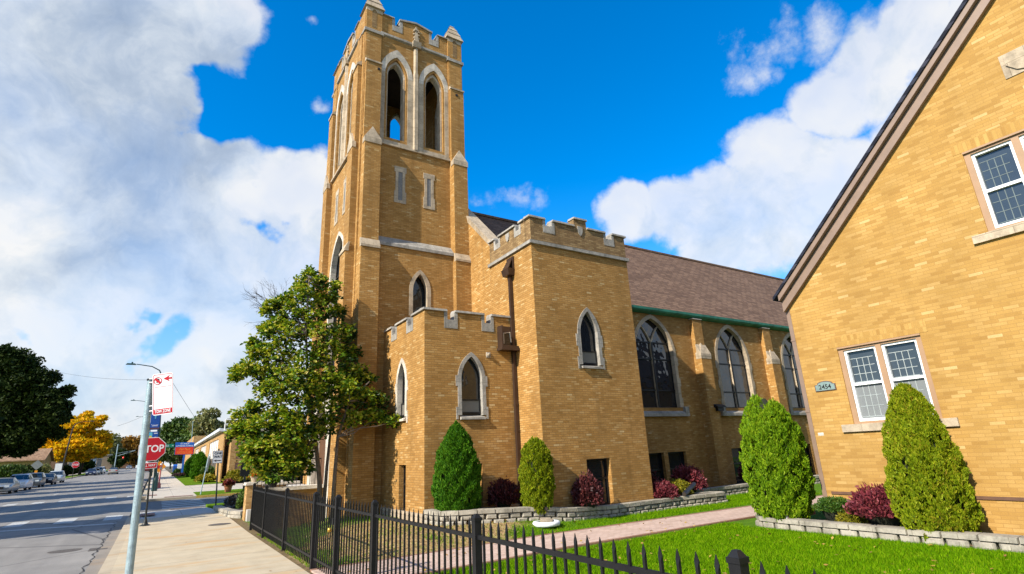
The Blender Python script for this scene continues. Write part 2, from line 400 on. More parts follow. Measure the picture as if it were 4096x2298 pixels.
# iron covers and patches in the road and pavement
def disc(x, y, r, z, n=28): return [(x+r*math.cos(2*math.pi*k/n), y+r*math.sin(2*math.pi*k/n), z) for k in range(n)]
M['iron'] = simple('cast_iron_cover', (.10,.085,.07), .7, .35, 14, .3, bump=.6)
for (x,y,r,z,l) in ((2.16,23.1,.33,g(23.1)+.006,'round rusty iron cover in the sidewalk near the brick pier'),
                    (-1.93,21.5,.36,-.13,'round broken iron manhole cover in the grey road'),
                    (-2.6,17.6,.16,-.144,'small round iron valve cover in the road')):
    mb = MB(); p = disc(x,y,r,z); mb.add(p+[(x,y,z)], [(i,(i+1)%28,28) for i in range(28)])
    mb.add(disc(x,y,r*1.12,z-.002)+disc(x,y,r,z), [(i,(i+1)%28,28+(i+1)%28,28+i) for i in range(28)])
    tag(mb.build('manhole_cover', M['iron'], recalc=False), l, 'manhole cover')
mb = MB(); mb.box(-1.35,-.82,20.75,21.4,-.16,-.134); mb.box(-1.28,-.9,20.85,21.3,-.14,-.131)
tag(mb.build('storm_drain', M['iron']), 'rectangular dark iron drain grate in the gutter', 'drain grate')
mark('road_crack', simple('tar_seam', (.02,.019,.018), .8), [[(-1.14+.03*math.sin(y*2.1)+.04*math.sin(y*5.3),y),(-1.115+.03*math.sin(y*2.1)+.04*math.sin(y*5.3)+.02*math.sin(y*9),y),
    (-1.115+.03*math.sin((y+.3)*2.1)+.04*math.sin((y+.3)*5.3),y+.3),(-1.14+.03*math.sin((y+.3)*2.1)+.04*math.sin((y+.3)*5.3),y+.3)] for y in np.arange(6,30,.3)], -.139)

# front yard: soil, brick path, grass
solid('front_yard', M['lawn'], [(2.68,60,-60,31.5)], -.012)
up = [(2.75,11.75),(4.44,11.68),(8.3,11.78),(12.65,11.6),(16.5,11.45),(24,11.3)]
lo = [(24,9.9),(14.2,10.0),(10.9,10.05),(7.5,10.1),(5.7,9.95),(2.75,9.95)]
mb = MB(); pts = up+lo[:]
mb.prism([(x,y,.018) for x,y in pts], (0,0,-.1)); struct(mb.build('brick_path', M['path']))
mb = MB()
for ln,s_ in ((up,1),(lo,-1)):
    for a,b in zip(ln, ln[1:]):
        mb.hexa([(a[0],a[1],-.05),(b[0],b[1],-.05),(b[0],b[1]+.11*s_,-.05),(a[0],a[1]+.11*s_,-.05)],
                [(a[0],a[1],.024),(b[0],b[1],.024),(b[0],b[1]+.11*s_,.024),(a[0],a[1]+.11*s_,.024)])
struct(mb.build('path_edging', M['path_edge']))

def yard_h(x, y):           # the yard swells up towards the tower
    s = lambda t: (lambda t: t*t*(3-2*t))(np.clip(t, 0, 1))
    return .28*s((y-11.95)/1.4)*s((11.8-x)/3)*s((x-3)/2.2)
nx, ny = 38, 26; gx = np.linspace(2.75,12.2,nx); gy = np.linspace(11.9,18.3,ny)
XX, YY = np.meshgrid(gx, gy, indexing='ij'); V = np.stack([XX.ravel(), YY.ravel(), (yard_h(XX,YY)-.006).ravel()], 1)
I = (np.arange(nx-1)[:,None]*ny+np.arange(ny-1)[None,:]).ravel()
struct(np_mesh('yard_mound', V, np.stack([I, I+ny, I+ny+1, I+1], 1), M['lawn'], smooth=True))
WALL = [(6.30,14.65),(6.33,13.75),(6.6,13.45),(6.95,13.35),(7.78,13.1),(8.7,12.95),(9.3,12.8),(9.75,12.72),(10.3,12.75),(10.9,12.95),(11.5,13.1),(12.7,13.12),(14.6,13.15),(16.2,12.95),(16.9,12.95),(17.05,13.3),(16.8,13.6),(16.0,13.75)]
def in_path(X, Y): return (Y > 9.8) & (Y < 11.95)
def in_bed(X, Y):
    b = (X > 12.3) & (Y < 9.3)
    wl = np.interp(X, [6.3,6.6,7.78,8.7,9.75,10.3,10.9,11.5,14.6,16.9,17.1,30], [13.7,13.45,13.1,12.95,12.72,12.75,12.95,13.1,13.15,12.95,14.5,14.5])
    b |= (X > 6.3) & (Y > wl) | (X < 2.78) | (Y > 19.4)
    return b
def blades(name, n, ylim, xlim, h, mats, label=None, power=1.0, dry=False):
    X = xlim[0]+(xlim[1]-xlim[0])*RNG.random(n)**power; Y = ylim[0]+(ylim[1]-ylim[0])*RNG.random(n)
    d = np.hypot(X-5.7, (Y-14.1))/3.0 + .28*np.sin(X*2.3+1)+.22*np.sin(Y*3.1+X)+.18*(RNG.random(n)-.5)
    keep = ~(in_path(X,Y) | in_bed(X,Y))
    keep &= (d < 1.12) if dry else ((d > .92) | (RNG.random(n) < .10))
    X, Y = X[keep], Y[keep]; n = len(X)
    H = h*(.5+.9*RNG.random(n)); a = RNG.random(n)*2*np.pi; w = .0045+.004*RNG.random(n); lean = H*(.2+.7*RNG.random(n)); b = RNG.random(n)*2*np.pi
    if dry: lean *= 2.2
    z = np.array([g(y) for y in Y])-.012+np.where(Y > 11.9, yard_h(X, Y), 0)
    P = np.stack([np.stack([X-w*np.cos(a), Y-w*np.sin(a), z],1), np.stack([X+w*np.cos(a), Y+w*np.sin(a), z],1),
                  np.stack([X+lean*np.cos(b), Y+lean*np.sin(b), z+H],1)],1).reshape(-1,3)
    o = np_mesh(name, P, np.arange(3*n).reshape(-1,3), mats)
    return tag(o, label, None, None, 'stuff')
blades('lawn_grass', 200000, (2.0,9.95), (2.85,12.6), .055, M['blade'])
blades('far_lawn_grass', 60000, (11.8,14.4), (3,21), .06, M['blade'])
blades('yard_edge_grass', 30000, (11.8,19), (2.8,8), .06, M['blade'])
blades('dry_grass', 45000, (11.9,18.8), (2.8,9), .03, M['blade_dry'], dry=True)

n = 420; LX = np.concatenate([2.9+9.4*RNG.random(n), -.4+3*RNG.random(40), 3+6*RNG.random(160)]); LY = np.concatenate([2.5+10*RNG.random(n), 6+20*RNG.random(40), 12+5*RNG.random(160)])
keep = ~in_bed(LX, LY) | (LX < 2.6); LX, LY = LX[keep], LY[keep]; n = len(LX); a = RNG.random(n)*6.28; L = .022+.03*RNG.random(n)
LZ = np.where(LX > 2.7, .045*RNG.random(n)+.012, .008)+np.where((LX > 2.7) & (LY > 11.9), yard_h(LX, LY), 0)
ca, sa = np.cos(a)*L, np.sin(a)*L; tl = .012*RNG.normal(size=n)*(LX > 2.7)
V = np.stack([np.stack([LX-ca, LY-sa, LZ], 1), np.stack([LX+sa*.6, LY-ca*.6, LZ+tl], 1), np.stack([LX+ca, LY+sa, LZ+.006], 1), np.stack([LX-sa*.6, LY+ca*.6, LZ-tl+.004], 1)], 1).reshape(-1,3)
M['fallen'] = leafmat('fallen_leaf', [(.2,(.30,.17,.04)),(.5,(.42,.28,.06)),(.8,(.25,.12,.05)),(1,(.5,.42,.12))], .15)
tag(np_mesh('fallen_leaves', V, np.arange(4*n).reshape(-1,4), M['fallen']), kind='stuff')
# ------------------------------------------------------------------ building kit
class Face:                  # a vertical wall plane: u along the wall, v up, outward normal n
    def __init__(s, axis, c):   # axis 'S','N' -> y=c ; 'W','E' -> x=c
        s.axis = axis; s.c = c
        s.n = {'S':(0,-1,0),'N':(0,1,0),'W':(-1,0,0),'E':(1,0,0)}[axis]
    def p(s, u, v, d=0):        # d: metres out of the wall
        if s.axis in 'SN': return (u, s.c+d*s.n[1], v)
        return (s.c+d*s.n[0], u, v)
def panel(mb, F, outer, holes=(), thick=.3, d=0):
    loops = [outer]+list(holes)
    polys = [[Vector((u,v,0)) for u,v in lp] for lp in loops]
    tri = tessellate_polygon(polys)
    flat = [pt for lp in loops for pt in lp]; n = len(flat)
    vs = [F.p(u,v,d) for u,v in flat]+[F.p(u,v,d-thick) for u,v in flat]
    fs = [tuple(t) for t in tri]+[tuple(n+i for i in t[::-1]) for t in tri]
    o = 0
    for lp in loops:
        k = len(lp); fs += [(o+i, o+(i+1)%k, n+o+(i+1)%k, n+o+i) for i in range(k)]; o += k
    mb.add(vs, fs)
def fbox(mb, F, u0, u1, v0, v1, d0, d1):
    mb.hexa([F.p(u0,v0,d0),F.p(u1,v0,d0),F.p(u1,v0,d1),F.p(u0,v0,d1)],[F.p(u0,v1,d0),F.p(u1,v1,d0),F.p(u1,v1,d1),F.p(u0,v1,d1)])
def fprism(mb, F, pts, d0, d1):
    mb.prism([F.p(u,v,d1) for u,v in pts], Vector(F.p(0,0,d0))-Vector(F.p(0,0,d1)))
def arc(c, w, zs, za, n=9):     # left spring -> apex -> right spring
    h = za-zs; R = (w*w+h*h)/(2*w); a1 = math.atan2(h, -(R-w))
    L = []
    for i in range(n+1):
        t = math.pi+(a1-math.pi)*i/n
        L.append((c-w+R+R*math.cos(t), zs+R*math.sin(t)))
    return L+[(2*c-u, v) for u,v in L[-2::-1]]
def arch_poly(c, w, zb, zs, za): return [(c-w,zb)]+arc(c,w,zs,za)+[(c+w,zb)]
def band(mb, F, a, b, d0, d1):  # solid strip between two polylines with equal counts
    n = len(a)
    for i in range(n-1):
        mb.hexa([F.p(*a[i],d0),F.p(*a[i+1],d0),F.p(*b[i+1],d0),F.p(*b[i],d0)],[F.p(*a[i],d1),F.p(*a[i+1],d1),F.p(*b[i+1],d1),F.p(*b[i],d1)])
def gothic(parent, F, c, w, zb, zs, za, s, quoins=(), sill=True, pane_d=-.18, vent=None, mull=False, transoms=(), glass_='glass', stone_='stone_light', light_top=False, qw=.065, name='window', frame='frame_dark', sillstone=None):
    "pointed stone-framed window; the stone frame is the window, the rest its sub-parts"
    zo = za+s*1.15
    mb = MB(); band(mb, F, arc(c,w+s,zs,zo), arc(c,w,zs,za), -.2, .025)
    for sg in (-1,1):
        mb.hexa([F.p(c+sg*w,zb,-.2),F.p(c+sg*(w+s),zb,-.2),F.p(c+sg*(w+s),zb,.024),F.p(c+sg*w,zb,.024)],[F.p(c+sg*w,zs,-.2),F.p(c+sg*(w+s),zs,-.2),F.p(c+sg*(w+s),zs,.024),F.p(c+sg*w,zs,.024)])
        for q0,q1 in quoins:
            u0,u1 = sorted((c+sg*(w+s), c+sg*(w+s+qw))); fbox(mb, F, u0, u1, q0, q1, -.05, .022)
    win = mb.build(name, M[stone_], parent)
    if glass_:
        pm = MB(); pm.add([F.p(u,v,pane_d) for u,v in arch_poly(c,w+.01,zb,zs,za+.01)], [tuple(range(len(arch_poly(c,w,zb,zs,za))))]); pm.build('pane', M[glass_], win, recalc=False)
        fm = MB(); a = arch_poly(c,w,zb,zs,za); b = arch_poly(c,w-.035,zb+.035,zs,za-.05); band(fm, F, a, b, pane_d-.02, pane_d+.03)
        fbox(fm, F, c-w, c+w, zb, zb+.035, pane_d-.02, pane_d+.03)
        fm.build('frame', M[frame], win)
    if sill:
        sm = MB(); sm.prism([F.p(c-w-.06,zb-.13,-.15),F.p(c-w-.06,zb-.13,.09),F.p(c-w-.06,zb-.07,.09),F.p(c-w-.06,zb+.0,-.15)], Vector(F.p(c+w+.06,0,0))-Vector(F.p(c-w-.06,0,0)))
        sm.build('sill', M[sillstone or stone_], win)
    for t in transoms:
        tm = MB(); hw = w-.0 if t <= zs else w*math.sqrt(max(0.02,1-((t-zs)/(za-zs))**1.7))
        fbox(tm, F, c-hw, c+hw, t-.03, t+.03, pane_d-.01, pane_d+.05); tm.build('transom', M['frame_dark'], win)
    if vent:
        v0,v1 = vent; vm = MB(); fbox(vm, F, c-w+.03, c+w-.03, v0, v1, pane_d-.01, pane_d+.045); vm.build('vent_panel', M['louver'], win)
        vm = MB()
        for (u0,u1,z0,z1) in ((c-w+.0,c-w+.05,v0-.03,v1+.04),(c+w-.05,c+w,v0-.03,v1+.04),(c-w+.05,c+w-.05,v0-.03,v0+.02),(c-w+.05,c+w-.05,v1,v1+.04)): fbox(vm, F, u0,u1,z0,z1,pane_d,pane_d+.07)
        vm.build('vent_frame', M['frame_dark'], win)
    return win

church = thing('church', 'ochre brick church with a tall battlemented bell tower and a brown shingled nave', 'church', (9.5,14.0,0))
CH = church
# ---- large battlemented block (front right)
S1, W1, E1 = Face('S',13.4), Face('W',9.52), Face('E',13.78)
def crenel(x0, x1, zb, notches, top, raised=None):
    pts = [(x0,zb),(x1,zb),(x1,top)]
    for a,b,z in sorted(notches, reverse=True): pts += [(b,top),(b,z),(a,z),(a,top)]
    pts.append((x0,top)); return pts
mb = MB()
wa = arch_poly(11.63,.47,4.46,5.55,6.48)
panel(mb, S1, [(9.52,-.2),(13.78,-.2),(13.78,8.5),(9.52,8.5)], [wa, [(11.1,.3),(12.06,.3),(12.06,1.68),(11.1,1.68)]], .35)
panel(mb, W1, [(13.751,-.2),(16.1,-.2),(16.1,8.5),(13.751,8.5)], [], .35, -.0005)
panel(mb, E1, [(13.751,-.2),(16.1,-.2),(16.1,8.5),(13.751,8.5)], [], .35, -.0005)
mb.box(9.9,13.4,13.8,16.3,8.3,8.5)
mb.build('annex_wall', M['brick'], CH)
mb = MB()
par = [(9.53,8.62),(13.77,8.62),(13.77,9.44),(13.16,9.44),(13.16,9.2),(12.84,9.2),(12.84,9.44),(11.97,9.44),(11.97,9.74),(11.41,9.74),(11.41,9.44),(10.45,9.44),(10.45,9.2),(10.14,9.2),(10.14,9.44),(9.53,9.44)]
panel(mb, S1, par, [], .3, .002)
wp = [(13.71,8.62),(16.08,8.62),(16.08,9.44),(15.66,9.44),(15.66,9.2),(15.4,9.2),(15.4,9.44),(14.28,9.44),(14.28,9.2),(14.04,9.2),(14.04,9.44),(13.71,9.44)]
panel(mb, W1, wp, [], .3, -.008); panel(mb, E1, wp, [], .3, -.008)
mb.build('annex_parapet', M['brick_grey'], CH)
mb = MB()
fbox(mb, S1, 9.45, 13.85, 8.5, 8.618, -.1, .075); fbox(mb, W1, 13.326, 16.12, 8.502, 8.616, -.1, .073); fbox(mb, E1, 13.326, 16.12, 8.502, 8.616, -.1, .073)
mb.build('string_course', M['stone_grey'], CH)
def caps(F, segs, z, name, mat_='stone_grey', th=.32, out=.06, h=.09, ov=.05):
    for a,b in segs:
        mb = MB(); mb.hexa([F.p(a-ov,z,-th),F.p(b+ov,z,-th),F.p(b+ov,z,out),F.p(a-ov,z,out)],[F.p(a-ov+.02,z+h,-th+.04),F.p(b+ov-.02,z+h,-th+.04),F.p(b+ov-.02,z+h*.75,out-.01),F.p(a-ov+.02,z+h*.75,out-.01)])
        mb.build(name, M[mat_], CH)
caps(S1, [(9.5,10.1),(10.49,11.36),(12.02,12.8),(13.2,13.8)], 9.442, 'merlon_cap'); caps(S1, [(11.43,11.95)], 9.742, 'merlon_cap')
caps(W1, [(13.8,14.0),(14.33,15.36),(15.7,16.05)], 9.4425, 'merlon_cap'); caps(E1, [(13.8,14.0),(14.33,15.36),(15.7,16.05)], 9.4425, 'merlon_cap')
def notch(F, a, b, z, zb, top, d=.012, m=.09, th=.3):   # stone lining of a crenel
    mb = MB(); fbox(mb, F, a-m, b+m, zb, z-.002, -th+.02, d)
    fbox(mb, F, a-m, a+.02, z-.002, top, -th+.02, d); fbox(mb, F, b-.02, b+m, z-.002, top, -th+.02, d)
    mb.build('crenel_stone', M['stone_grey'], CH)
for a,b in ((10.14,10.45),(12.84,13.16)): notch(S1, a, b, 9.25, 8.99, 9.44)
for a,b in ((14.04,14.28),(15.4,15.66)): notch(W1, a, b, 9.25, 9.05, 9.44, .004); notch(E1, a, b, 9.25, 9.05, 9.44, .004)
def shield(F, c, zt, w, h, d, mat_='stone_grey', name='shield_stone'):
    pts = [(c-w/2,zt),(c+w/2,zt),(c+w/2,zt-h*.45),(c+w*.3,zt-h*.8),(c,zt-h),(c-w*.3,zt-h*.8),(c-w/2,zt-h*.45)]
    mb = MB(); fprism(mb, F, pts, -.05, d); mb.build(name, M[mat_], CH)
shield(S1, 11.66, 9.49, .22, .36, .03); shield(W1, 14.78, 9.36, .22, .32, .03)
gothic(CH, S1, 11.65, .37, 4.6, 5.6, 6.40, .125, [(4.46,4.85),(5.2,5.6)], vent=(4.66,5.04), stone_='stone_grey')
mb = MB(); fbox(mb, S1, 11.1,12.06,.3,1.68,-.3,-.22); w = mb.build('basement_window', M['glass'], CH)
mb = MB()
for a in ((11.1,11.16,.3,1.68),(12.0,12.06,.3,1.68),(11.16,12.0,1.62,1.68),(11.16,12.0,1.06,1.12),(11.16,12.0,.3,.36)): fbox(mb, S1, *a, -.22,-.17)
mb.build('frame', M['frame_dark'], w)

# ---- small battlemented block
S2, W2 = Face('S',14.7), Face('W',6.34)
mb = MB()
panel(mb, S2, [(6.34,-.2),(9.515,-.2),(9.515,6.26),(8.67,6.26),(8.67,6.0),(8.4,6.0),(8.4,6.26),(7.36,6.26),(7.36,6.0),(7.08,6.0),(7.08,6.26),(6.34,6.26)],
      [arch_poly(7.9,.44,3.0,4.2,4.95), [(7.32,.25),(8.19,.25),(8.19,1.72),(7.32,1.72)]], .33)
panel(mb, W2, [(15.03,-.2),(18.3,-.2),(18.3,6.26),(17.45,6.26),(17.45,6.0),(17.1,6.0),(17.1,6.26),(16.05,6.26),(16.05,6.0),(15.68,6.0),(15.68,6.26),(15.03,6.26)],
      [arch_poly(16.5,.43,3.1,4.2,4.98), [(16.08,.3),(16.64,.3),(16.64,1.78),(16.08,1.78)]], .33, -.0005)
mb.box(6.7,9.5,15.0,18.3,5.6,5.75)
mb.build('porch_wall', M['brick'], CH)
caps(S2, [(6.33,7.04),(7.4,8.36),(8.71,9.46)], 6.262, 'merlon_cap'); caps(W2, [(14.78,15.64),(16.09,17.06),(17.49,18.1)], 6.2625, 'merlon_cap')
for a,b in ((7.08,7.36),(8.4,8.67)): notch(S2, a, b, 6.02, 5.74, 6.26, .014)
for a,b in ((15.68,16.05),(17.1,17.45)): notch(W2, a, b, 6.02, 5.8, 6.26, .014)
gothic(CH, S2, 7.9, .36, 3.12, 4.2, 4.90, .12, [(3.0,3.36),(3.98,4.3)], vent=(3.2,3.56), stone_='stone_grey')
gothic(CH, W2, 16.5, .33, 3.2, 4.25, 4.92, .14, [(3.0,3.36),(3.98,4.3)], vent=(3.26,3.62), stone_='stone_light')
for F,a,b,z0,z1 in ((S2,7.32,8.19,.25,1.72),(W2,16.08,16.64,.3,1.78)):
    mb = MB(); fbox(mb, F, a,b,z0,z1,-.3,-.2); w = mb.build('basement_window', M['glass'], CH)
    mb = MB()
    for q in ((a,a+.05,z0,z1),(b-.05,b,z0,z1),(a+.05,b-.05,z1-.05,z1),(a+.05,b-.05,(z0+z1)/2+.14,(z0+z1)/2+.2),(a+.05,b-.05,z0,z0+.05)): fbox(mb, F, *q, -.2,-.15)
    mb.build('frame', M['frame_dark'], w)
mb = MB(); fbox(mb, S2, 8.44,8.58,4.9,5.06,0,.03); w = mb.build('wall_light', M['stone_light'], CH)
mb = MB(); mb.lathe(S2.p(8.51,4.93,.05), [(.03,0),(.05,.03),(.05,.07),(.02,.1)], 10); mb.build('lens', M['stone'], w)
mb = MB(); mb.box(6.25,9.52,14.6,14.7,-.1,.5); mb.box(6.25,6.339,14.7,18.0,-.1,.5); mb.build('foundation', M['stone'], CH)

# ---- bell tower
TS, TW, TN, TE = Face('S',18.5), Face('W',5.27), Face('N',23.5), Face('E',9.8)
TSL = Face('S',18.28)
CX, CY = 7.55, 21.0
def tower_wall(F, c, u0, u1, extra=(), dz=0):
    mb = MB(); P = .5
    top = [(u0,-.2),(u1,-.2),(u1,20.4),(c+1.0,20.4),(c+1.0,20.04),(c+.73,20.04),(c+.73,20.4),(c,20.55),(c-.73,20.4),(c-.73,20.04),(c-1.0,20.04),(c-1.0,20.4),(u0,20.4)]
    holes = [arch_poly(c+sg*.86,.42,14.42,17.45+dz,18.3+dz) for sg in (-1,1)]+list(extra)
    panel(mb, F, top, holes, P)
    return mb.build('tower_wall', M['brick'], CH)
tower_wall(TS, CX, 5.4, 9.7, [arch_poly(7.7,.4,7.0,8.0,8.75)])
tower_wall(TW, CY, 18.52, 23.48, [arch_poly(21,1.12,4.6,9.3,10.98)])
tower_wall(TN, CX, 5.4, 9.7, (), .75); tower_wall(TE, CY, 18.52, 23.48)
mb = MB(); mb.box(5.75,9.4,19.0,23.0,13.9,14.1); mb.build('belfry_floor', M['dark'], CH)
mb = MB(); mb.box(5.75,9.4,19.0,23.0,19.3,19.5); mb.build('belfry_ceiling', M['dark'], CH)
# lower stage skin with its sloping stone weathering
mb = MB(); panel(mb, TSL, [(5.97,-.2),(9.5,-.2),(9.5,9.68),(5.97,9.68)], [arch_poly(7.7,.4,7.0,8.0,8.75)], .2); mb.build('tower_base_wall', M['brick'], CH)
mb = MB(); mb.prism([(5.975,18.22,9.62),(5.975,18.22,9.74),(5.975,18.499,10.06),(5.975,18.499,9.62)], (3.22,0,0)); mb.build('weathering_stone', M['stone_grey'], CH)
gothic(CH, TSL, 7.7, .29, 7.0, 8.0, 8.68, .15, [], stone_='stone', pane_d=-.3, sill=False)
# belfry openings: stepped stone frames, pale arches over greyer jambs
def belfry(F, c, dz=0):
    for sg in (-1,1):
        k = c+sg*.86
        mb = MB(); band(mb, F, arc(k,.72,17.5+dz,18.8+dz), arc(k,.5,17.5+dz,18.42+dz), -.15, .03); mb.build('arch_stone', M['stone_light'], CH)
        mb = MB(); band(mb, F, arc(k,.5,17.5+dz,18.42+dz), arc(k,.345,17.5+dz,18.16+dz), -.42, -.1); mb.build('inner_arch_stone', M['stone_light'], CH)
        mb = MB()
        for s2 in (-1,1):
            o = .72 if s2 == sg else .735
            u0,u1 = sorted((k+s2*.5, k+s2*o)); fbox(mb, F, u0,u1,14.1,17.5+dz,-.15,.028)
            u0,u1 = sorted((k+s2*.345, k+s2*.5)); fbox(mb, F, u0,u1,14.1,17.5+dz,-.42,-.1)
        mb.prism([F.p(k-.5,14.1,.02),F.p(k-.5,14.28,.02),F.p(k-.5,14.52,-.4),F.p(k-.5,14.1,-.4)], Vector(F.p(k+.5,0,0))-Vector(F.p(k-.5,0,0)))
        mb.build('jamb_stone', M['stone'], CH)
    mb = MB()
    for u0,u1,z0,z1,d in ((c-.125,c+.125,14.1,17.85,.12),(c-.1,c+.1,17.85,19.2,.1)):
        mb.prism([F.p(u0,z0,0),F.p(u0+.05,z0,d),F.p(u1-.05,z0,d),F.p(u1,z0,0)], (0,0,z1-z0))
    mb.build('mullion_shaft', M['stone'], CH)
    mb = MB(); mb.prism([F.p(c-.19,19.23,.0),F.p(c-.19,19.23,.14),F.p(c-.19,19.5,.2),F.p(c-.19,19.5,0)], Vector(F.p(c+.19,0,0))-Vector(F.p(c-.19,0,0)))
    z = 19.5
    for r,h in ((.12,.18),(.1,.2),(.075,.2),(.045,.14)):
        fprism(mb, F, [(c-r,z),(c+r,z),(c+r*.8,z+h),(c-r*.8,z+h)], 0, r*.9); z += h
    for s2 in (-1,1):
        for zz in (19.75,19.95,20.12): fbox(mb, F, min(c+s2*.07,c+s2*.14), max(c+s2*.07,c+s2*.14), zz, zz+.06, .0, .07)
    fbox(mb, F, c-.1,c+.1,20.2,20.26,0,.07); fbox(mb, F, c-.04,c+.04,20.2,20.38,0,.06)
    mb.build('finial', M['stone'], CH)
    mb = MB(); mb.prism([F.p(c-1.6,14.02,0),F.p(c-1.6,14.02,.1),F.p(c-1.6,14.1,.1),F.p(c-1.6,14.14,0)], Vector(F.p(c+1.6,0,0))-Vector(F.p(c-1.6,0,0))); mb.build('belfry_sill', M['stone'], CH)
    mb = MB(); mb.prism([F.p(c-1.62,19.3,0),F.p(c-1.62,19.34,.08),F.p(c-1.62,19.44,.08),F.p(c-1.62,19.5,0)], Vector(F.p(c+1.62,0,0))-Vector(F.p(c-1.62,0,0))); mb.build('parapet_string', M['stone_grey'], CH)
    for a,b in ((c-1.6,c-1.04),(c+1.04,c+1.6)): caps(F, [(a,b)], 20.402, 'merlon_cap', th=.52, h=.07, ov=.03)
    mb = MB()
    for s2 in (-1,1):
        mb.hexa([F.p(c,20.555,-.52),F.p(c+s2*.78,20.402,-.52),F.p(c+s2*.78,20.402,.06),F.p(c,20.555,.06)],[F.p(c,20.64,-.52),F.p(c+s2*.78,20.48,-.52),F.p(c+s2*.78,20.48,.06),F.p(c,20.64,.06)])
    mb.build('merlon_cap', M['stone_grey'], CH)
    for a,b in ((c-1.0,c-.73),(c+.73,c+1.0)): notch(F, a, b, 20.08, 19.78, 20.4, .014, .1, .5)
    for sg in (-1,1):       # slit windows below the belfry
        k = c+sg*.62
        mb = MB()
        for q in ((k-.25,k-.09,12.95,13.2),(k+.09,k+.25,12.95,13.2),(k-.09,k+.09,12.97,13.2),(k-.2,k-.09,12.1,12.95),(k+.09,k+.2,12.1,12.95),(k-.25,k-.09,11.6,12.1),(k+.09,k+.25,11.6,12.1),(k-.09,k+.09,11.6,11.72)): fbox(mb, F, *q, -.02, .02)
        w = mb.build('slit_window', M['stone'], CH); mb = MB(); fbox(mb, F, k-.09,k+.09,11.72,12.97,-.02,.004); mb.build('louver', M['slit'], w)
for F,c,dz_ in ((TS,CX,0),(TW,CY,0),(TN,CX,.75),(TE,CY,0)): belfry(F, c, dz_)
gothic(CH, TW, 21, 1.0, 4.7, 9.3, 10.86, .16, [(5.2,5.6),(7,7.4),(8.8,9.3)], transoms=(6.4,8.1,9.3), mull=True, stone_='stone_light', pane_d=-.25)
mb = MB(); fbox(mb, TW, 20.94,21.06,4.7,10.6,-.26,-.16); mb.build('mullion', M['stone_light'], CH)
# buttresses: brick shafts with stone weatherings and gablets
def buttress(F, u0, u1, base, mid, up, zl=9.35, zm=13.75, zu=17.62, gab=True):
    mb = MB(); fbox(mb, F, u0-.03,u1+.03,-.2,zl,-.2,base); fbox(mb, F, u0,u1,zl,zm,-.2,mid); fbox(mb, F, u0,u1,zm,zu,-.2,up); fbox(mb, F, u0+.01,u1-.01,zu,19.3,-.2,up-.12)
    mb.build('buttress', M['brick'], CH)
    def slope(z0,z1,d0,d1,e=.04):
        mb = MB(); mb.prism([F.p(u0-e,z0,d1-.02),F.p(u0-e,z0,d0+.04),F.p(u0-e,z0+.08,d0+.04),F.p(u0-e,z1,d1+.001),F.p(u0-e,z1,d1-.05)], Vector(F.p(u1+e,0,0))-Vector(F.p(u0-e,0,0))); mb.build('buttress_cap', M['stone'], CH)
    slope(zl,zl+.36,base,mid); slope(zu,zu+.2,up,up-.12,.02)
    c = (u0+u1)/2; mb = MB()
    mb.prism([F.p(u0-.02,zm-.02,mid+.02),F.p(u0-.02,zm+.2,mid+.02),F.p(c,zm+.78,up+.1),F.p(u1+.02,zm+.2,mid+.02),F.p(u1+.02,zm-.02,mid+.02)], Vector(F.p(0,0,up-.05))-Vector(F.p(0,0,mid+.02)))
    mb.build('gablet', M['stone'], CH)
for F,us in ((TS,((5.33,5.97),(9.13,9.77))),(TN,((5.33,5.97),(9.13,9.77)))): 
    for u0,u1 in us: buttress(F, u0, u1, .5, .4, .2)
for F in (TW,TE):
    for u0,u1 in ((18.72,19.38),(22.62,23.28)): buttress(F, u0, u1, .33, .24, .16)
# corner piers and pinnacles
for px,py in ((5.64,18.78),(9.44,18.78),(5.64,23.2),(9.44,23.2)):
    mb = MB(); r = .345
    mb.box(px-r,px+r,py-r,py+r,14.2,19.2); mb.box(px-r,px+r,py-r,py+r,19.34,20.32)
    mb.build('corner_pier', M['brick'], CH)
    mb = MB(); mb.box(px-.41,px+.41,py-.41,py+.41,19.2,19.34); mb.build('pier_string', M['stone_grey'], CH)
    mb = MB()
    for F,u in ((Face('S',py-r),px),(Face('W',px-r),py),(Face('E',px+r),py),(Face('N',py+r),px)):
        fprism(mb, F, arch_poly(u,.105,19.5,20.3,20.44), -.05, .006)
    mb.build('niche', M['dark_niche'] if 'dark_niche' in M else M['brick_grey'], CH)
    mb = MB(); z = 20.32
    mb.hexa([(px-r-.004,py-r-.004,z),(px+r+.004,py-r-.004,z),(px+r+.004,py+r+.004,z),(px-r-.004,py+r+.004,z)],[(px-r-.004,py-r-.004,z+.2),(px+r+.004,py-r-.004,z+.2),(px+r+.004,py+r+.004,z+.2),(px-r-.004,py+r+.004,z+.2)])
    R_ = .43; z += .2
    for i,(ra,rb,h) in enumerate(((.43,.31,.34),(.335,.21,.3),(.235,.10,.28),(.12,.05,.1))):
        mb.hexa([(px-ra,py-ra,z),(px+ra,py-ra,z),(px+ra,py+ra,z),(px-ra,py+ra,z)],[(px-rb,py-rb,z+h),(px+rb,py-rb,z+h),(px+rb,py+rb,z+h),(px-rb,py+rb,z+h)]); z += h
    mb.build('pinnacle', M['stone'], CH)
for u in (5.85,9.42): mb = MB(); fbox(mb, TS, u-.05,u+.05,17.32,17.42,.18,.23); mb.build('anchor_plate', M['frame_dark'], CH)
